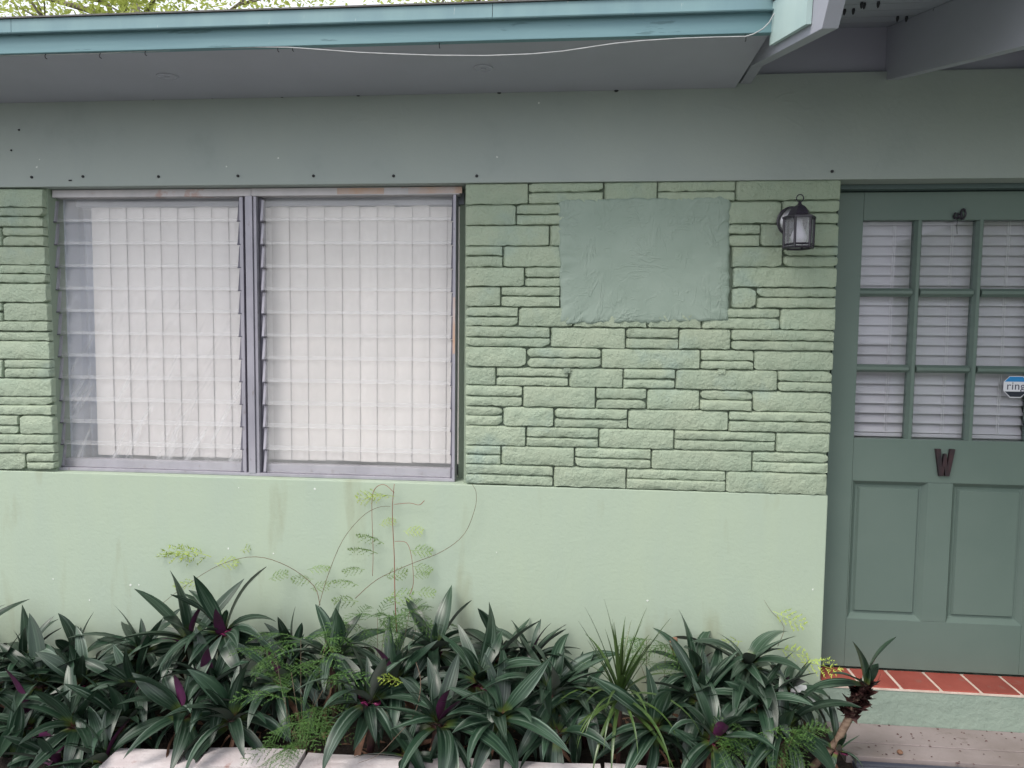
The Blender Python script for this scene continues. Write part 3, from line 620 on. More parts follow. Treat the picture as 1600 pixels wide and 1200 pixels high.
# venetian blind on the inside of the door
BY = DY+.072
vb = thing('venetian_blind', 'white venetian blind with wide closed slats behind the door panes', 'blind', ((gx0+gx1)/2, BY, zr[5]))
ox = vb.location; pitch = .0415
z = zr[5]+.012-ox.z
q = MB(); q.box(gx0-.012-ox.x, gx1+.012-ox.x, -.014, .014, z-.010, z+.006); q.build('bottom_rail', m_slat, vb, bevel=.002)
nsl = int((zr[0]+.03-zr[5])/pitch)
for i in range(nsl+1):
    zc = z+.028+i*pitch; tilt = R(62+random.uniform(-2.5, 2.5)) if i > 3 else R((50, 53, 56, 59)[i])
    q = MB(); vs = []
    for xx in (gx0-.012-ox.x, gx1+.012-ox.x):
        for u in (-1, -.5, 0, .5, 1):
            a = .0245*u; vs.append((xx, a*math.cos(tilt)-.0015*(1-u*u), zc+a*math.sin(tilt)))
    n0 = len(vs); vs += [(v[0], v[1]+.0026, v[2]) for v in vs]
    fs = [(k, k+5, k+6, k+1) for k in range(4)]+[(n0+k+1, n0+k+6, n0+k+5, n0+k) for k in range(4)]+[(0, n0, n0+5, 5), (4, 9, n0+9, n0+4)]
    q.add(vs, fs); q.build('slat', m_slat, vb)
for px in (1388, 1477, 1564):
    X = at(px, 520, BY)[0]-ox.x
    for dx in (-.004, .004):
        q = MB(); q.tube([(X+dx, -.0145+.003*math.sin(k), z+k*(zr[0]-zr[5])/12) for k in range(13)], .0011, 5); q.build('ladder_cord', m_cord, vb)

# sticker on the bottom right pane
sx, sz = at(1587, 604, T0+.025)
stk = thing('alarm_sticker', 'small white blue and navy eight sided sticker reading ring on the door pane', 'sticker', (sx, T0+.0245, sz)); kx = (at(1605, 604, .155)[0]-at(1569, 604, .155)[0])/36*.97
def pol(name, pts, m, y=0, th=.0008): q = MB(); q.prism([(x*kx, -zz*kx) for x, zz in pts], y-th, y); return q.build(name, m, stk)
pol('sticker_backing', [(-20, -8), (-11, -18), (11, -18), (20, -8), (20, 7), (9, 19), (-9, 19), (-20, 7)], m_white)
pol('sticker_top', [(-18.5, -8.3), (-10.5, -17), (10.5, -17), (18.5, -8.3)], m_blue, -.0009, .0003)
pol('sticker_bottom', [(-17.6, 8.6), (17.6, 8.6), (8.4, 17.6), (-8.4, 17.6)], m_navy, -.0009, .0003)
fc = bpy.data.curves.new('sticker_text', 'FONT'); fc.body = 'ring'; fc.align_x = 'CENTER'; fc.align_y = 'CENTER'; fc.size = 19*kx; fc.extrude = .0002; fc.space_character = 1.05
to = bpy.data.objects.new('t', fc); COL.objects.link(to); dg = bpy.context.evaluated_depsgraph_get(); me = bpy.data.meshes.new_from_object(to.evaluated_get(dg)); bpy.data.objects.remove(to)
me.materials.clear(); me.materials.append(m_text); link('sticker_text', me, stk, (0, -.0012, .5*kx), (R(90), 0, 0))
x, z_ = at(1610, 662, T0+.025); stk = thing('alarm_sticker', 'dark navy diamond shaped sticker at the right edge of the door pane', 'sticker', (x, T0+.0245, z_))
pol('sticker_backing', [(-12, 2), (-6, -14), (6, -14), (12, 2), (8, 20), (-4, 20)], m_navy)
stk = None

# letter W plaque
wx, wz = at(1474, 722, DY)
kk = (at(1490, 700, DY)[0]-at(1458, 700, DY)[0])/33
q = MB()
q.prism([(a*kk*.92, c*kk*.97) for a, c in [(-17, 23.5), (-8.2, 23.5), (-4.6, -7), (-2.2, 15), (2.2, 15), (4.6, -7), (8.2, 23.5), (17, 23.5), (9, -24), (1.6, -24), (0, -8), (-1.6, -24), (-9, -24)]], -.013, -.0004)
m_w = mat('dark_letter', (.016, .012, .018), (.045, .018, .024), rough=.4, scale=30, spec=.5, stretch=(2, 1, .5))
link('letter_plaque', q.mesh('letter_plaque', m_w), None, (wx, DY-.0005, wz), label='dark letter W fixed to the door below the panes', category='letter')
# wire bow hung over the top of the door panes
bx, bz = at(1498, 337, DY)
q = MB()
def curl(c, rx, rz, ph, n=14, turns=1.2):
    return [(c[0]+rx*math.cos(ph+turns*6.283*i/n), -.006-.004*math.sin(i*1.3), c[1]+rz*math.sin(ph+turns*6.283*i/n)) for i in range(n+1)]
q.tube(curl((.013, .005), .008, .020, .5), .0040, 5); q.tube(curl((-.012, -.001), .009, .013, 2.2, 14, .8), .0042, 5)
q.tube([(-.018, -.006, -.016), (-.004, -.009, .002), (.006, -.008, -.020)], .003, 5); q.tube([(-.006, -.004, .0), (-.008, -.003, -.04), (-.005, -.003, -.075)], .001, 4)
link('wire_bow', q.mesh('wire_bow', m_black, True), None, (bx, DY-.002, bz), label='small black wire bow hanging above the middle door pane', category='door hanger')

# ------------------------------------------------------------------ wall lantern
LX, LZ = at(1248, 365, -.115)
lan = thing('wall_lantern', 'black six sided wall lantern with clear glass and a bulb beside the door', 'lamp', (LX, 0, LZ))
px2m = (at(1271, 365, -.115)[0]-at(1226, 365, -.115)[0])/45
bxx, bzz = at(1238, 346, -.01); bxx -= LX; bzz -= LZ
q = MB(); q.lathe((bxx, -.004, bzz), [(.060, 0), (.060, .004), (.055, .007)], 28, axis='Y'); q.build('back_plate', m_black, lan)
q = MB(); q.lathe((bxx, -.011, bzz), [(.053, 0), (.046, .006), (.03, .010), (.002, .011)], 28, axis='Y'); q.build('plate_dome', m_silver, lan, smooth=True)
ry = -.115; hr = 23*px2m
top, bot = 25*px2m, -23*px2m
q = MB(); q.tube([(bxx, -.015, bzz), (bxx*.6, -.05, bzz+.012), (0, ry+.01, top+.022)], .007, 8); q.build('arm', m_black, lan, smooth=True)
q = MB(); q.lathe((0, ry, 0), [(hr*1.16, top-.004), (hr*1.16, top+.003), (hr*.80, top+.010), (hr*.66, top+.026), (hr*.42, top+.042), (hr*.16, top+.050), (.004, top+.062), (.002, top+.064)], 6, a0=R(0)); q.build('roof_cap', m_black, lan)
q = MB(); q.tube([(.013*math.cos(a*6.283/16), ry, top+.074+.014*math.sin(a*6.283/16)) for a in range(17)], .0022, 6); q.build('ring', m_black, lan, smooth=True)
hexp = [(hr*math.cos(R(60*k)), ry+hr*math.sin(R(60*k))) for k in range(6)]
for k in range(6):
    q = MB(); x_, y_ = hexp[k]; x_ *= 1.0; q.tube([(x_, y_, bot), (x_*1.03, y_+.0, top)], .0048, 6); q.build('post', m_black, lan)
    x2, y2 = hexp[(k+1) % 6]; q = MB(); q.add([(x_*.985, y_, bot), (x2*.985, y2, bot), (x2*.985, y2, top), (x_*.985, y_, top)], [(0, 1, 2, 3)]); q.build('lantern_pane', m_lglass, lan)
    q = MB(); q.tube([(x_, y_, bot+.012), (x2, y2, bot+.012)], .0038, 5); q.tube([(x_, y_, bot), (x2, y2, bot)], .0045, 5); q.build('base_rim', m_black, lan)
q = MB(); q.lathe((0, ry, 0), [(.012, top), (.012, top-.022), (.014, top-.03), (.024, top-.055), (.030, top-.072), (.027, top-.088), (.015, top-.099), (.001, top-.102)], 20); q.build('bulb', m_bulb, lan, smooth=True)

# cable sagging under the fascia
pts = [(0, 87, -.52), (150, 83.5, -.52), (300, 77, -.52), (400, 73.5, -.53), (450, 74, -.53), (480, 76, -.54), (520, 79, -.54), (560, 82, -.54), (620, 84.5, -.54), (680, 86.5, -.54), (760, 87, -.54), (830, 84.5, -.54), (880, 80, -.54), (920, 74, -.54), (960, 68, -.54), (1000, 64, -.54), (1060, 60, -.538), (1120, 58, -.538), (1165, 57, -.538), (1178, 53, -.545), (1192, 45, -.55), (1202, 35, -.555), (1208, 24, -.56), (1218, 10, -.565), (1232, -6, -.57)]
q = MB(); q.tube([p3(*p) for p in pts], .0019, 6); q.build('cable', m_cable, None, smooth=True, label='thin white cable sagging under the teal eave board', category='cable')

# ------------------------------------------------------------------ doorstep and porch
b = MB(); b.box(WE+.002, 4.4, -.030, .215, -.2, .284); step = b.build('doorstep', m_riser, None, bevel=.004, kind='structure')
b = MB(); b.box(WE+.002, 4.4, -.033, .135, .2842, .2905); b.build('tile_grout', m_grout, step)
tx0 = at(1330, 1063, -.03)[0]; tw = .1535
me_t = None
for i in range(-1, 6):
    x0 = at(1347, 1069, -.03)[0]-.158+i*tw+.006 if False else None
xj = at(1410, 1071, -.033)[0]
for i in range(-3, 8):
    x0 = xj+i*tw+.0075; x1 = x0+tw-.015
    x0 = max(x0, WE+.004)
    if x1-x0 < .02: continue
    b = MB(); b.box(x0, x1, -.027, .128, .288, .2955+random.uniform(-.0008, .0008)); b.build('tile', m_tile, step, bevel=.002)
PZ = .14
b = MB(); b.box(1.03, 4.4, -.172, -.031, -.2, PZ); b.build('porch_floor', m_slab, None, bevel=.003, kind='structure')
b = MB(); b.box(1.03, 4.4, -.268, -.1745, -.2, PZ-.002); b.build('porch_floor', m_slab, None, bevel=.003, kind='structure')
b = MB(); b.box(1.05, 2.6, -.62, -.276, .0, .125)
for k in range(12): b.box(1.05, 2.6, -.585+k*.025, -.573+k*.025, .1255, .130)
b.build('rubber_mat', m_plank, None, label='dark ribbed rubber mat lying in front of the pinkish porch slab', category='mat')
# debris on the porch
b = MB()
for k in range(90):
    x = random.uniform(1.13, 2.0); y = -random.random()**1.3*.25-.035; r = random.uniform(.002, .0055)*(1.8 if k < 9 else 1)
    a0 = random.uniform(0, 6.28); zz = PZ+.0008
    vs = [(x+r*random.uniform(.5, 1.3)*math.cos(a0+k2*1.256), y+r*random.uniform(.4, 1.1)*math.sin(a0+k2*1.256), zz) for k2 in range(5)]+[(x, y, zz+r*.5)]
    b.add(vs, [(i, (i+1) % 5, 5) for i in range(5)])
b.build('porch_debris', m_scale, None, kind='stuff')
for px, py, r_, lab in ((1406, 1178, .010, 'round brown seed pod lying on the porch slab'),):
    d = ray(px, py); t = (PZ-CZ)/d[2]; q = MB(); q.lathe((0, 0, 0), [(.004, 0), (.010, .004), (.011, .009), (.007, .014), (.001, .016)], 12)
    q.build('seed_pod', m_dead, None, smooth=True, loc=(d[0]*t, d[1]*t-D, PZ), label=lab, category='seed pod')

# ------------------------------------------------------------------ planter: soil and white painted brick edging
b = MB(); nx, ny = 60, 14; vs = []
for j in range(ny+1):
    for i in range(nx+1):
        x = -4.2+5.25*i/nx; y = -(.60+.35*max(0, min(1, (-1.75-x)*4)))*(1-j/ny); vs.append((x, y-.0005 if j == ny else y, .10+.035*fbm((x*5, y*6, 2))))
b.add(vs, [(j*(nx+1)+i, j*(nx+1)+i+1, (j+1)*(nx+1)+i+1, (j+1)*(nx+1)+i) for j in range(ny) for i in range(nx)]); b.build('soil', m_soil, None, smooth=True, kind='structure')
edging = thing('planter_edging', 'low whitewashed brick edging along the front of the plant bed', 'edging', (-1, -.57, 0))
by = lambda x: -.585+(x+1.2)*.030
b = MB(); b.prism([(-2.45, -.1), (1.04, -.1), (1.04, .085), (-2.45, .085)], 0, .075); o = b.build('edging_core', m_mortar, edging, loc=(.0+1, .57-.60, 0)); o.rotation_euler.z = .030; o.location = (1-0.0, .57+by(0)-.028, 0)
bw = .36; xk = at(945, 1185, -.5)[0]
for i in range(-10, 3):
    x0 = xk+i*bw; x1 = x0+bw-.008
    if x0 > .95 or x0 < -1.7: continue
    x1 = min(x1, 1.04)
    def brk(x0, x1, z0, z1, dep):
        q = MB(); q.box(-(x1-x0)/2, (x1-x0)/2, -dep/2, dep/2, z0, z1)
        me = q.mesh('brick', m_block); bm = bmesh.new(); bm.from_mesh(me); bmesh.ops.recalc_face_normals(bm, faces=bm.faces); bmesh.ops.subdivide_edges(bm, edges=[e for e in bm.edges], cuts=3, use_grid_fill=True)
        for v in bm.verts: v.co += Vector((fbm((v.co.x*9, v.co.z*9, i*3.1)), fbm((v.co.x*8+7, v.co.y*8, i*2.3)), fbm((v.co.x*9, v.co.y*9, i*5.7))))*.006
        bm.to_mesh(me); bm.free()
        o = link('brick', me, edging, ((x0+x1)/2+1, by((x0+x1)/2)+.57+random.uniform(-.004, .004), 0), (0, random.uniform(-.012, .012), .03+random.uniform(-.02, .02)))
    dz = -.028 if x0 < -1.4 else 0; brk(x0, x1, .112+dz, .172+dz+random.uniform(-.006, .006), .115)
    brk(x0+bw/2, x1+bw/2 if x1+bw/2 < 1.05 else 1.05, .045, .110, .105)
q = MB(); q.box(-.05, .05, -.04, .04, 0, .10); o = q.build('edging_stone', m_block, None, bevel=.012, loc=(.93, -.52, .09), rot=(.1, .1, .5), label='rough white stone at the right end of the brick edging beside the leaning cane', category='stone')
q = MB(); q.add([(-.05, 0, 0), (.02, -.03, .01), (.06, .01, .0), (.02, .03, .05), (-.04, .02, .06)], [(0, 1, 2, 3, 4)])
xx, zz = at(1255, 1084, -.16); o = q.build('plastic_scrap', m_plastic, None, loc=(xx, -.16, zz-.03), label='scrap of white plastic caught among leaves near the right wall corner', category='plastic scrap'); md = o.modifiers.new('s', 'SOLIDIFY'); md.thickness = .003
b = MB()
for k in range(500):
    x = random.uniform(-2.6, 1.0); y = random.uniform(-.52, -.03); r = random.uniform(.012, .04); a0 = random.uniform(0, 6.28); z = .112+random.uniform(0, .03); dx, dy = math.cos(a0)*r, math.sin(a0)*r
    b.add([(x-dx, y-dy, z), (x+dy*.25, y-dx*.25, z+.008), (x+dx, y+dy, z+random.uniform(-.004, .02)), (x-dy*.25, y+dx*.25, z+.004)], [(0, 1, 2, 3)])
b.build('leaf_litter', m_dead, None, kind='stuff')

# ------------------------------------------------------------------ oyster plants
def leaf_mesh(L, Wd, e0, curve, twist, bend, fold=.35, segs=9, purple=False):
    """leaf from the origin along +X; e0 start elevation, curve = total drop of angle; top sheet green, lower sheet purple"""
    q = MB(); vs = []; uvs = []; ac = (-1, -.55, 0, .55, 1)
    p = Vector((0, 0, 0)); cen = []; nrm = []; tan = []
    for i in range(segs+1):
        u = i/segs; el = e0-curve*u**1.25
        t = Vector((math.cos(el)*math.cos(bend*u), math.cos(el)*math.sin(bend*u), math.sin(el)))
        if i: p = p+t*L/segs
        cen.append(p.copy()); tan.append(t)
    for i in range(segs+1):
        u = i/segs; t = tan[i]; side = Vector((-math.sin(bend*u), math.cos(bend*u), 0)); n = t.cross(side); n = n if n.length else Vector((0, 0, 1))
        a = twist*u; s2 = side*math.cos(a)+n*math.sin(a); n2 = n*math.cos(a)-side*math.sin(a)
        wu = Wd*.5*min(1, .52+1.5*u)*(1 if u < .42 else max(.02, 1-((u-.42)/.58)**2.1))
        f = fold*(1-.75*u)
        for v in ac:
            vs.append(cen[i]+s2*(v*wu)+n2*(abs(v)*wu*f*1.2)); uvs.append(((v+1)/2*.98+.01, u))
    m_ = len(ac); N_ = len(vs)
    off = []
    for i in range(segs+1):
        n = tan[i].cross(Vector((-math.sin(bend*i/segs), math.cos(bend*i/segs), 0)))
        off += [n*-.0011]*m_
    vs2 = [v+o_ for v, o_ in zip(vs, off)]
    fs = [(i*m_+k, i*m_+k+1, (i+1)*m_+k+1, (i+1)*m_+k) for i in range(segs) for k in range(m_-1)]
    fs = [f[::-1] for f in fs]
    q.add(vs, fs, 0); q.add(vs2, [f[::-1] for f in fs], 1)
    q.uv = {i: uv for i, uv in enumerate(uvs+uvs)}
    return q.mesh('leaf', [m_under if purple == 2 else m_leaf, m_under if purple else (m_leaf if e0 > 1 else m_dull)], True)
LEAF = []
rl = random.Random(5)
for c in range(6):                                    # class 0 upright ... 5 hanging
    LEAF.append([leaf_mesh(.255*rl.uniform(.82, 1.15), .051*rl.uniform(.8, 1.2), R((74, 55, 40, 26, 8, -12)[c]+rl.uniform(-9, 9)), R((22, 45, 62, 75, 70, 55)[c]+rl.uniform(-22, 24)), rl.uniform(-.9, .9), rl.uniform(-.5, .5), rl.uniform(.15, .55), purple=(_ == 4 and c < 1)) for _ in range(6)])
PURP = [leaf_mesh(.27, .056, R(e), R(cv), .2, .1, .3, purple=2) for e, cv in ((80, 22), (66, 45), (52, 60), (36, 70), (10, 40), (-8, 50))]
rp = random.Random(21)
DEADL = []
for _ in range(3):
    me = leaf_mesh(.22, .030, R(rl.uniform(-35, 5)), R(rl.uniform(50, 90)), rl.uniform(-1.6, 1.6), rl.uniform(-.7, .7), .9); me.materials.clear(); me.materials.append(m_dead); me.materials.append(m_dead); me.name = 'withered_leaf'; DEADL.append(me)
BR = MB(); BR.uv = {}
vs = []
for i in range(7):
    u = i/6; w_ = .018*math.sin(math.pi*min(1, .12+u*.88)); vs += [(.05*u, -w_, .02*u+.4*w_), (.05*u, 0, .02*u-.006), (.05*u, w_, .02*u+.4*w_)]
BR.add(vs, [f for i in range(6) for k in range(2) for f in ((i*3+k, i*3+k+1, i*3+k+4, i*3+k+3), (i*3+k+3, i*3+k+4, i*3+k+1, i*3+k))]); BR.uv = {}
me_br = BR.mesh('bract', m_bract, True)
def oyster(px, py, Y, label, size=1.0, n=27, bract=0, flip=None, lean=0, name='oyster_plant', stemmed=True):
    c = p3(px, py, Y); c.z -= .045*size
    base = Vector((c.x+rp.uniform(-.03, .03)-lean, min(-.06, Y+rp.uniform(-.02, .02)), .095))
    t = thing(name, label, 'plant', base, 'oyster plants in the bed')
    h = c-base
    if stemmed:
        q = MB(); q.tube([(0, 0, 0), h*.5+Vector((rp.uniform(-.01, .01), 0, 0)), h, h+Vector((0, 0, .03))], [.012*size, .013*size, .017*size, .012*size], 7); q.build('stem', m_stem, t, smooth=True)
    ph = rp.uniform(0, 6.28)
    for i in range(n):
        az = ph+i*2.39996+rp.uniform(-.25, .25); fr = i/(n-1)
        cl = min(5, max(0, int(fr**.9*5.6+rp.uniform(-.5, .5))))
        rad = (.255*size)*(.35, .55, .75, .95, 1, .9)[cl]
        yt = c.y+math.sin(az)*rad
        if yt > -.03:
            az = -az; yt = c.y+math.sin(az)*rad
        s_ = size*rp.uniform(.82, 1.12)*(.72 if i < 2 else 1)
        me = rp.choice(LEAF[cl]); hz = .028*(1-fr)*size
        link('leaf', me, t, h+Vector((math.cos(az)*.008, math.sin(az)*.008, hz)), (rp.uniform(-.35, .35), rp.uniform(-.3, .3), az), s_*rp.uniform(.85, 1.1))
    for k in range(bract):
        az = rp.uniform(-2.6, -.6); link('bract', me_br, t, h+Vector((math.cos(az)*.018, math.sin(az)*.018, .012)), (0, rp.uniform(-.6, .1), az), size*rp.uniform(.8, 1.1))
    for k in range(rp.choice((1, 2, 2, 3)) if stemmed else 0):
        az = rp.uniform(-3.0, -.1); link('withered_leaf', rp.choice(DEADL), t, h*rp.uniform(.55, .95), (rp.uniform(-.6, .6), rp.uniform(.1, .8), az), size*rp.uniform(.45, .8))
    t.rotation_euler = (rp.uniform(-.05, .16), rp.uniform(-.22, .22), 0)
    if flip:
        for az, el, cl in flip:
            link('leaf', PURP[cl], t, h+Vector((0, -.02, -.015)), (0, R(el), R(az)), size*.62, label='leaf turned over to show its purple underside')
    return t
OY = [  # px, py, depth, label, keywords ; back row against the wall
 (-30, 990, -.15, 'oyster plant at the left edge of the photo touching the green wall', dict(size=1.05)),
 (45, 1020, -.16, 'oyster plant against the wall left of the one with an upright dark purple leaf', dict(size=.9)),
 (118, 1022, -.14, 'oyster plant with an upright dark purple leaf against the wall', dict(size=.95, flip=[(-80, 0, 0)])),
 (205, 1012, -.15, 'oyster plant against the wall below the left half of the left louvres', dict(size=1.0, bract=1)),
 (300, 985, -.16, 'tall oyster plant with crowded upright leaves below the right half of the left louvres', dict(size=1.1, n=22, flip=[(-110, 0, 1)])),
 (385, 968, -.16, 'tallest oyster plant with pink bracts standing below the window mullion', dict(size=1.15, bract=3, n=22, flip=[(-60, 0, 0)])),
 (478, 1015, -.13, 'oyster plant against the wall just right of the tallest one', dict(size=.95)),
 (690, 1000, -.13, 'oyster plant with one leaf standing clear up the wall below the window corner', dict(size=1.0, bract=1)),
 (770, 1015, -.13, 'oyster plant with a dark red bract against the wall below the stone wall corner', dict(size=.9, bract=2)),
 (850, 1020, -.14, 'oyster plant against the wall left of the spiky narrow leaved plant', dict(size=.9)),
 (1068, 1048, -.16, 'oyster plant with a pink bract just right of the spiky narrow leaved plant', dict(size=.95, bract=2)),
 (1170, 1025, -.17, 'oyster plant with a long raised leaf reaching toward the door step', dict(size=1.1, n=22)),
 (1240, 1075, -.14, 'small oyster plant tucked into the wall corner beside the tile step', dict(size=.75)),
 # middle row
 (-10, 1065, -.32, 'oyster plant cut off by the left edge of the photo, middle of the bed', dict(size=1.0)),
 (62, 1058, -.30, 'oyster plant with long level leaves near the left edge of the photo', dict(size=1.0)),
 (135, 1058, -.33, 'oyster plant with an orange red heart near the left end of the bed', dict(size=1.05, bract=2)),
 (225, 1062, -.32, 'oyster plant with small red bracts below the left louvres', dict(size=1.05, bract=2)),
 (335, 1062, -.33, 'oyster plant with one bright magenta leaf hanging from its heart', dict(size=1.1, bract=2, flip=[(-40, 0, 4), (-120, 0, 0)])),
 (450, 1060, -.31, 'oyster plant half hidden by the feathery fern', dict(size=1.0)),
 (530, 1020, -.28, 'oyster plant with silvery upright leaves behind the feathery fern', dict(size=1.05)),
 (625, 1045, -.27, 'oyster plant between the feathery fern and the thin red vine stem', dict(size=1.0)),
 (737, 1048, -.31, 'oyster plant with a round red bract cluster below the window corner', dict(size=1.1, bract=3)),
 (853, 1070, -.32, 'oyster plant with a bright green heart left of the spiky plant', dict(size=1.1)),
 (915, 1070, -.25, 'oyster plant partly covered by the arching blades of the spiky plant', dict(size=.95)),
 (1100, 1085, -.30, 'oyster plant with leaves hanging straight down under the wall clip', dict(size=1.0)),
 (1190, 1085, -.28, 'oyster plant in shade left of the bare cane plant', dict(size=.9)),
 # front row
 (40, 1125, -.46, 'oyster plant spilling over the edging at the left corner of the photo', dict(size=1.0)),
 (112, 1120, -.47, 'oyster plant with a broad violet leaf underside facing the camera', dict(size=1.05, flip=[(-165, 0, 4), (-100, 5, 5)])),
 (195, 1122, -.46, 'oyster plant at the front with a long leaf pointing right', dict(size=1.05)),
 (285, 1105, -.46, 'oyster plant drooping over the left end of the visible bricks', dict(size=1.0)),
 (368, 1115, -.47, 'oyster plant with a folded leaf hanging over the white bricks', dict(size=1.0)),
 (565, 1086, -.45, 'large oyster plant with a crimson heart at the front beside the fern', dict(size=1.15, bract=3, n=22)),
 (680, 1110, -.46, 'oyster plant whose wide leaves cross the brick joint', dict(size=1.1)),
 (775, 1105, -.44, 'oyster plant with a downward pointing star of leaves above the white brick', dict(size=1.05)),
 (1015, 1125, -.40, 'oyster plant under the drooping blades of the spiky plant', dict(size=1.0)),
 (1105, 1135, -.41, 'oyster plant at the front with a pink stained base near the fern tuft', dict(size=.95, bract=1)),
 (1222, 1132, -.38, 'oyster plant with broad pale veined leaves left of the leaning cane', dict(size=1.1, bract=1, n=22)),
 (1292, 1158, -.40, 'small oyster plant at the foot of the leaning cane', dict(size=.55, n=11, bract=1)),
]
for px, py, Y, lab, kw in OY: oyster(px, py, Y, lab, **kw)

for px, py, Y, lab, kw in ((15, 1178, -.55, 'low oyster plant hiding the bricks in the bottom left corner', dict(size=.95)), (90, 1185, -.56, 'low oyster plant in front of the violet leaf, leaves hanging to the frame edge', dict(size=.95)), (165, 1180, -.55, 'low oyster plant hanging over the leftmost bricks below the long pointing leaf', dict(size=.9)),
    (640, 1170, -.50, 'low oyster plant drooping over the bricks right of the fern', dict(size=.85, n=12)), (880, 1135, -.42, 'shaded oyster plant low behind the white brick left of the spiky plant', dict(size=.9, n=14))): oyster(px, py, Y, lab, **kw)

# leaning bare cane with a tuft of leaves at its top
cp = [p3(1268, 1200, -.42), p3(1290, 1178, -.41), p3(1308, 1158, -.40), p3(1325, 1125, -.38), p3(1340, 1095, -.36), p3(1352, 1068, -.35)]
base = cp[0].copy(); t = thing('cane_plant', 'leaning bare cane covered in dead brown scales with a small leaf tuft on top', 'plant', base)
q = MB(); q.tube([p-base for p in cp], [.013, .014, .013, .014, .013, .010], 9); q.build('cane', m_cane, t, smooth=True)
sc = MB(); vs = []
for i in range(5):
    u = i/4; w_ = .010*math.sin(math.pi*min(1, .25+.75*u)); vs += [(.034*u, -w_, .006*u*u), (.034*u, w_, .006*u*u)]
sc.add(vs, [f for i in range(4) for f in ((2*i, 2*i+2, 2*i+3, 2*i+1), (2*i+1, 2*i+3, 2*i+2, 2*i))]); me_sc = sc.mesh('dead_scale', m_scale)
for k in range(120):
    u = rp.random()**.7; j = 3+u*2; i0 = min(4, int(j)); f_ = j-i0; p = cp[i0].lerp(cp[i0+1], f_)-base if i0 < 5 else cp[5]-base
    az = rp.uniform(0, 6.28); link('dead_scale', me_sc, t, p+Vector((math.cos(az), math.sin(az), 0))*.007, (rp.uniform(-.4, .4), rp.uniform(-.9, .9), az), rp.uniform(.9, 1.6))
hh = cp[5]-base
def lean_leaf(px1, py1, cl=0, sc_=1.0, Y1=-.36, var=0):
    tip = p3(px1, py1, Y1)-cp[5]; az = math.atan2(tip.y, tip.x); el = math.atan2(tip.z, math.hypot(tip.x, tip.y))
    me = leaf_mesh(tip.length*1.05, .062*sc_, el+R(18), R(34), rp.uniform(-.25, .25), rp.uniform(-.2, .2), .25); link('leaf', me, t, hh+Vector((0, 0, -.008)), (0, 0, az))
lean_leaf(1333, 1002); lean_leaf(1400, 996, sc_=.95, Y1=-.40); lean_leaf(1302, 1052, sc_=.8, Y1=-.42); lean_leaf(1262, 1078, sc_=.9, Y1=-.38); lean_leaf(1372, 1035, sc_=.7, Y1=-.30)
link('leaf', LEAF[5][0], t, hh+Vector((0, 0, -.02)), (R(180), R(-20), R(-35)), .42, label='short dead brown leaf')

# narrow leaved spiky plant
c = p3(968, 1094, -.38); base = Vector((c.x, c.y, .10)); t = thing('spiky_plant', 'spiky plant with long narrow arching green blades in the middle right of the bed', 'plant', base)
h = c-base; q = MB(); q.tube([(0, 0, 0), h], [.009, .012], 7); q.build('stem', m_stem, t)
rb = random.Random(3)
def blade_mesh(L, Wd, e0, curve, bend, segs=10):
    q = MB(); p = Vector((0, 0, 0)); vs = []
    for i in range(segs+1):
        u = i/segs; el = e0-curve*u**1.4; tt = Vector((math.cos(el)*math.cos(bend*u), math.cos(el)*math.sin(bend*u), math.sin(el)))
        if i: p = p+tt*L/segs
        side = Vector((-math.sin(bend*u), math.cos(bend*u), 0)); nn_ = tt.cross(side); w_ = Wd*.5*(1-u**2.2)*min(1, .6+3*u)+.0003
        vs += [p-side*w_+nn_*w_*.35, p.copy(), p+side*w_+nn_*w_*.35]
    n0 = len(vs); fs = [(i*3+k, i*3+k+1, i*3+k+4, i*3+k+3) for i in range(segs) for k in range(2)]
    q.add(vs, [f[::-1] for f in fs]); q.add([v-Vector((0, 0, .0008)) for v in vs], fs)
    return q.mesh('blade', m_spike, True)
BL = [blade_mesh(.30*rb.uniform(.8, 1.15), .014, R(e), R(cv), rb.uniform(-.2, .2)) for e, cv in ((86, 6), (80, 12), (72, 25), (62, 45), (50, 75), (38, 95), (25, 100), (10, 85), (-10, 60), (66, 10))]
for k in range(44):
    fr = k/43; az = k*2.39996+rb.uniform(-.2, .2); cl = min(9, int(fr*9.3)) if k % 6 else 9
    if math.sin(az) > .3 and cl > 3: az = -az
    link('blade', BL[cl], t, h+Vector((0, 0, .04*(1-fr)-.01)), (0, 0, az), rb.uniform(.8, 1.12))
for tx, ty in ((910, 948), (940, 935), (1052, 968), (1015, 950), (980, 962)):
    tip = p3(tx, ty, -.36)-c; az = math.atan2(tip.y, tip.x); el = math.atan2(tip.z, math.hypot(tip.x, tip.y)); link('blade', blade_mesh(tip.length, .012, el+R(8), R(14), .05), t, h, (0, 0, az))

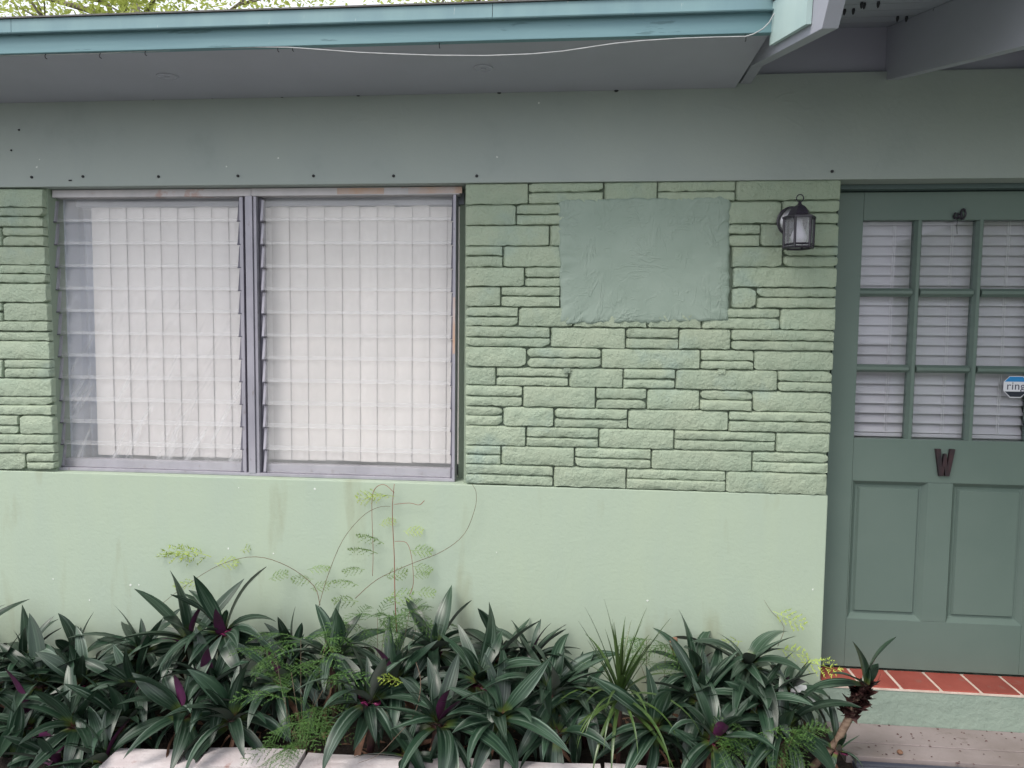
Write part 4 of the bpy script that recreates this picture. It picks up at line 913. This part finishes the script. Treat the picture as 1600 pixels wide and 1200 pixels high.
# ------------------------------------------------------------------ feathery fern and climbing vine stems
def frond_mesh(L, rng, mat_, dens=1.0, droop=60, spread=.32, nl=1.0, nw=.0012, st=.0036):
    q = MB(); pts = []; p = Vector((0, 0, 0)); n = 12
    for i in range(n+1):
        u = i/n; el = R(20)-R(droop)*u; tt = Vector((math.cos(el), .0, math.sin(el)))
        if i: p = p+tt*L/n
        pts.append(p.copy())
    q.tube(pts, [.0011*(1-.7*i/n) for i in range(n+1)], 3, caps=False)
    nb = int(13*dens)
    for b_ in range(nb):
        u = .10+.88*b_/nb; i0 = int(u*n); pb = pts[i0].lerp(pts[min(n, i0+1)], u*n-i0); s_ = 1 if b_ % 2 else -1
        bl = L*spread*math.sin(math.pi*min(1, .18+u*.8))*rng.uniform(.8, 1.15); d_ = Vector((.75, s_*.8, rng.uniform(-.25, .15))).normalized()
        m2 = max(4, int(bl/st))
        for k in range(m2):
            w_ = (k+1)/m2; pc_ = pb+d_*bl*w_+Vector((0, 0, -.25*bl*w_*w_))
            for sg in (1, -1):
                nd = (d_*rng.uniform(.4, .9)+Vector((rng.uniform(-.3, .3), sg*rng.uniform(.3, .9), rng.uniform(-.4, .5)))).normalized()*rng.uniform(.007, .013)*nl*(1.1-.5*w_)
                sd2 = nd.cross(Vector((rng.uniform(-1, 1), rng.uniform(-1, 1), 1))).normalized()*nw
                q.add([pc_-sd2, pc_+nd, pc_+sd2], [(0, 1, 2)])
    return q.mesh('frond', mat_)
rf = random.Random(9)
FR = [frond_mesh(.17*rf.uniform(.85, 1.2), rf, m_fern, 1.1, 60) for _ in range(5)]
FRL = [frond_mesh(.115*rf.uniform(.8, 1.2), rf, m_fernl, .8, 45, .36, 1.3, .0017, .0062) for _ in range(3)]
FRS = [frond_mesh(.09*rf.uniform(.8, 1.2), rf, m_vfern, .8, 45, .34, 1.2, .0016, .0060) for _ in range(3)]
def fern(label, spots, base, up=0):
    bx_, bz_ = at(base[0], base[1], base[2]); B = Vector((bx_, base[2], .10)); t = thing('feathery_fern', label, 'fern', B, None)
    for px, py, Y, k in spots:
        P = p3(px, py, Y); q = MB(); q.tube([(0, 0, 0), (P-B)*.5+Vector((rf.uniform(-.02, .02), -.02, .03)), P-B], .0012, 4); q.build('stem', m_vine, t)
        for i in range(k):
            az = rf.uniform(math.pi, 2*math.pi) if rf.random() < .75 else rf.uniform(0, math.pi)
            if Y > -.16 and math.sin(az) > 0: az = -az
            link('frond', rf.choice(FR), t, P-B+Vector((rf.uniform(-.01, .01), 0, rf.uniform(-.01, .01))), (rf.uniform(-.4, .4), rf.uniform(-.6, .35), az), rf.uniform(.7, 1.1))
fern('large feathery fern spilling over the bricks below the window mullion', [(430, 1020, -.42, 4), (455, 1050, -.44, 5), (470, 1000, -.36, 4), (445, 1090, -.48, 5), (490, 1110, -.50, 6), (470, 1130, -.52, 6), (500, 1150, -.53, 5), (460, 1165, -.56, 5), (515, 1060, -.44, 4), (510, 1000, -.34, 3)], (475, 1190, -.45))
fern('fine feathery fern standing behind the plants at the foot of the thin red stem', [(560, 975, -.17, 4), (590, 965, -.17, 5), (530, 985, -.18, 4), (640, 955, -.16, 4), (650, 985, -.17, 4), (600, 990, -.2, 4)], (600, 1050, -.2))
fern('low dark fern tuft at the front left of the leaning cane', [(1180, 1150, -.46, 4), (1215, 1165, -.47, 5), (1150, 1165, -.47, 4), (1240, 1150, -.45, 3)], (1195, 1200, -.42))
fern('dim fern growing against the wall behind the spiky plant', [(1010, 1000, -.12, 4), (1040, 1010, -.12, 4), (1000, 1035, -.16, 3)], (1020, 1080, -.15))
def vine(label, px_pts, rad, mt, fronds=(), extra=(), Y0=-.03):
    def smooth(pp):
        P = [p3(px, py, Y) for px, py, Y in pp]; Q = [P[0]]
        for i in range(len(P)-1):
            a, b_, c_, d_ = P[max(i-1, 0)], P[i], P[i+1], P[min(i+2, len(P)-1)]
            for k in range(1, 5):
                u = k/4; Q.append(.5*((2*b_)+(c_-a)*u+(2*a-5*b_+4*c_-d_)*u*u+(3*b_-a-3*c_+d_)*u**3))
        return Q
    Q = smooth(px_pts)
    B = Q[0].copy(); t = thing('climbing_vine', label, 'vine', B)
    q = MB(); q.tube([p-B for p in Q], [rad*(1-.5*i/len(Q)) for i in range(len(Q))], 5); q.build('stem', mt, t, smooth=True)
    for px, py, Y, az, sc_, lime in fronds:
        p = p3(px, py, Y)-B; link('frond', rf.choice(FRL if lime else FRS), t, p, (rf.uniform(-.5, .5)+R(60), rf.uniform(-.3, .3), R(az)), sc_*1.5, **({'label': 'lime green frond'} if lime else {}))
    for ex in extra:
        q = MB(); q.tube([p-B for p in smooth(ex)], min(rad*.55, .0014), 4); q.build('stem', mt, t, smooth=True)
vine('thin upright red stem with lime tufts climbing the wall to the window corner', [(620, 990, -.10), (617, 930, -.06), (616, 870, -.04), (613, 800, -.03), (616, 756, -.03)], .0026, m_redvine,
     [(600, 775, -.03, 180, .7, 1), (616, 776, -.03, 200, .6, 1), (592, 820, -.03, 20, .4, 1), (630, 830, -.03, 10, .45, 1), (600, 850, -.04, 175, .9, 0), (590, 865, -.04, 190, .9, 0), (570, 890, -.05, 180, .7, 0), (600, 900, -.05, 10, .7, 0), (560, 915, -.06, 185, .8, 0)],
     [[(616, 788, -.03), (640, 786, -.03), (655, 789, -.03), (663, 782, -.03)], [(616, 770, -.03), (600, 757, -.03), (585, 765, -.03), (581, 790, -.03), (583, 860, -.035), (582, 900, -.04)], [(617, 846, -.03), (635, 848, -.03), (643, 870, -.03), (646, 910, -.04), (640, 930, -.05)]])
vine('wiry vine arching left over the bed with lime fronds', [(500, 945, -.10), (490, 915, -.07), (450, 885, -.05), (400, 870, -.04), (345, 882, -.04), (290, 915, -.05), (245, 950, -.08)], .0018, m_vine,
     [(300, 870, -.04, 170, .9, 1), (330, 870, -.04, 185, 1.1, 1), (335, 880, -.04, 20, .5, 1), (375, 860, -.04, 60, .5, 1), (365, 885, -.05, 100, .5, 1), (310, 910, -.05, 190, .6, 1), (480, 890, -.06, 20, .6, 0), (490, 905, -.06, 190, .6, 0), (485, 920, -.06, 10, .6, 0), (420, 905, -.06, 20, .6, 0)])
vine('long wiry vine looping from the fern up toward the stone wall corner', [(555, 935, -.10), (590, 905, -.06), (640, 882, -.05), (690, 862, -.04), (725, 835, -.03), (742, 795, -.03), (744, 770, -.03), (738, 757, -.03)], .0016, m_vine,
     [(640, 860, -.04, 10, .7, 0), (645, 885, -.04, 5, .6, 0), (645, 900, -.04, 10, .5, 0), (650, 925, -.06, 10, .6, 0)])
vine('thin wiry vine rising in a bow from the fern to the window sill', [(498, 948, -.12), (512, 900, -.06), (535, 845, -.04), (565, 808, -.03), (590, 793, -.03), (610, 791, -.03)], .0015, m_vine, [(560, 940, -.1, 180, .8, 0), (600, 935, -.1, 10, .8, 0)])
vine('short vine with a lime tuft on the wall near the door corner', [(1215, 1010, -.06), (1225, 980, -.03), (1205, 955, -.02), (1194, 938, -.02)], .0012, m_vine, [(1208, 955, -.02, -20, .75, 1), (1160, 1002, -.05, 180, .6, 1), (1215, 1015, -.06, 10, .7, 1), (1250, 1035, -.06, -40, .8, 1)])
vine('pale thread like vine trailing down over the front leaves and bricks', [(650, 1035, -.42), (657, 1060, -.46), (655, 1090, -.50), (645, 1120, -.53), (620, 1150, -.58), (590, 1180, -.62), (560, 1192, -.64)], .0014, m_cane, [(632, 1068, -.5, 190, .5, 1)])
# dead curled leaf standing by the wall
xx, zz = at(1058, 1010, -.08); q = MB(); vs = []
for j in range(6):
    for i in range(8):
        a = 4.2*i/7+.6; r = .018+.004*j/5; vs.append((r*math.cos(a)*(1-.3*(5-j)/5), r*math.sin(a)*.7, .016*j))
q.add(vs, [f for j in range(5) for i in range(7) for f in ((j*8+i, j*8+i+1, (j+1)*8+i+1, (j+1)*8+i),)]); o = q.build('dead_leaf', m_dead, None, smooth=True, loc=(xx, -.09, zz-.04), rot=(.1, -.25, 0), label='brown curled dead leaf standing against the wall right of the spiky plant', category='dead leaf'); md = o.modifiers.new('s', 'SOLIDIFY'); md.thickness = .002

# ------------------------------------------------------------------ trees behind the house
def tree(label, x, y, h, crown, nleaf, seed):
    r = random.Random(seed); t = thing('garden_tree', label, 'tree', (x, y, 0))
    q = MB(); q.tube([(0, 0, 0), (.1, .05, h*.35), (.0, .1, h*.62), (.2, 0, h*.85)], [.22, .17, .12, .06], 9); q.build('trunk', m_bark, t, smooth=True)
    tips = []
    for k in range(16):
        a = r.uniform(0, 6.28); z0 = h*r.uniform(.45, .8); R_ = crown*r.uniform(.6, 1.0); e = Vector((math.cos(a)*R_, math.sin(a)*R_*.8, z0+r.uniform(-.4, 1.4)))
        m_ = Vector((math.cos(a)*R_*.5, math.sin(a)*R_*.4, z0+.35)); q = MB(); q.tube([(0, 0, z0), m_, e], [.06, .035, .012], 6); q.build('limb', m_bark, t, smooth=True); tips += [m_, e, (m_+e)/2]
        for j in range(3):
            e2 = e+Vector((r.uniform(-.7, .7), r.uniform(-.7, .7), r.uniform(-.3, .6))); q = MB(); q.tube([m_.lerp(e, .5), e2], [.016, .006], 4); q.build('twig', m_bark, t); tips.append(e2)
    q = MB()
    for k in range(nleaf):
        c_ = r.choice(tips); d_ = Vector((r.gauss(0, .30), r.gauss(0, .30), r.gauss(0, .24))); p = c_+d_; s_ = r.uniform(.03, .06)
        a = Vector((r.uniform(-1, 1), r.uniform(-1, 1), r.uniform(-.6, .6))).normalized(); b_ = a.cross(Vector((r.uniform(-1, 1), r.uniform(-1, 1), 1))).normalized()
        q.add([p-a*s_, p+b_*s_*.45, p+a*s_, p-b_*s_*.45], [(0, 1, 2, 3)])
    q.build('crown', m_tleaf, t, fix=False, kind='stuff')
tree('broad leafy tree rising behind the left end of the eave', -7.2, 8.0, 8.3, 2.6, 22000, 1)
tree('slender tree just showing over the middle of the eave', -1.7, 9.5, 8.9, 2.0, 12000, 4)

print('stones', scount[0], 'objects', len(S.objects))
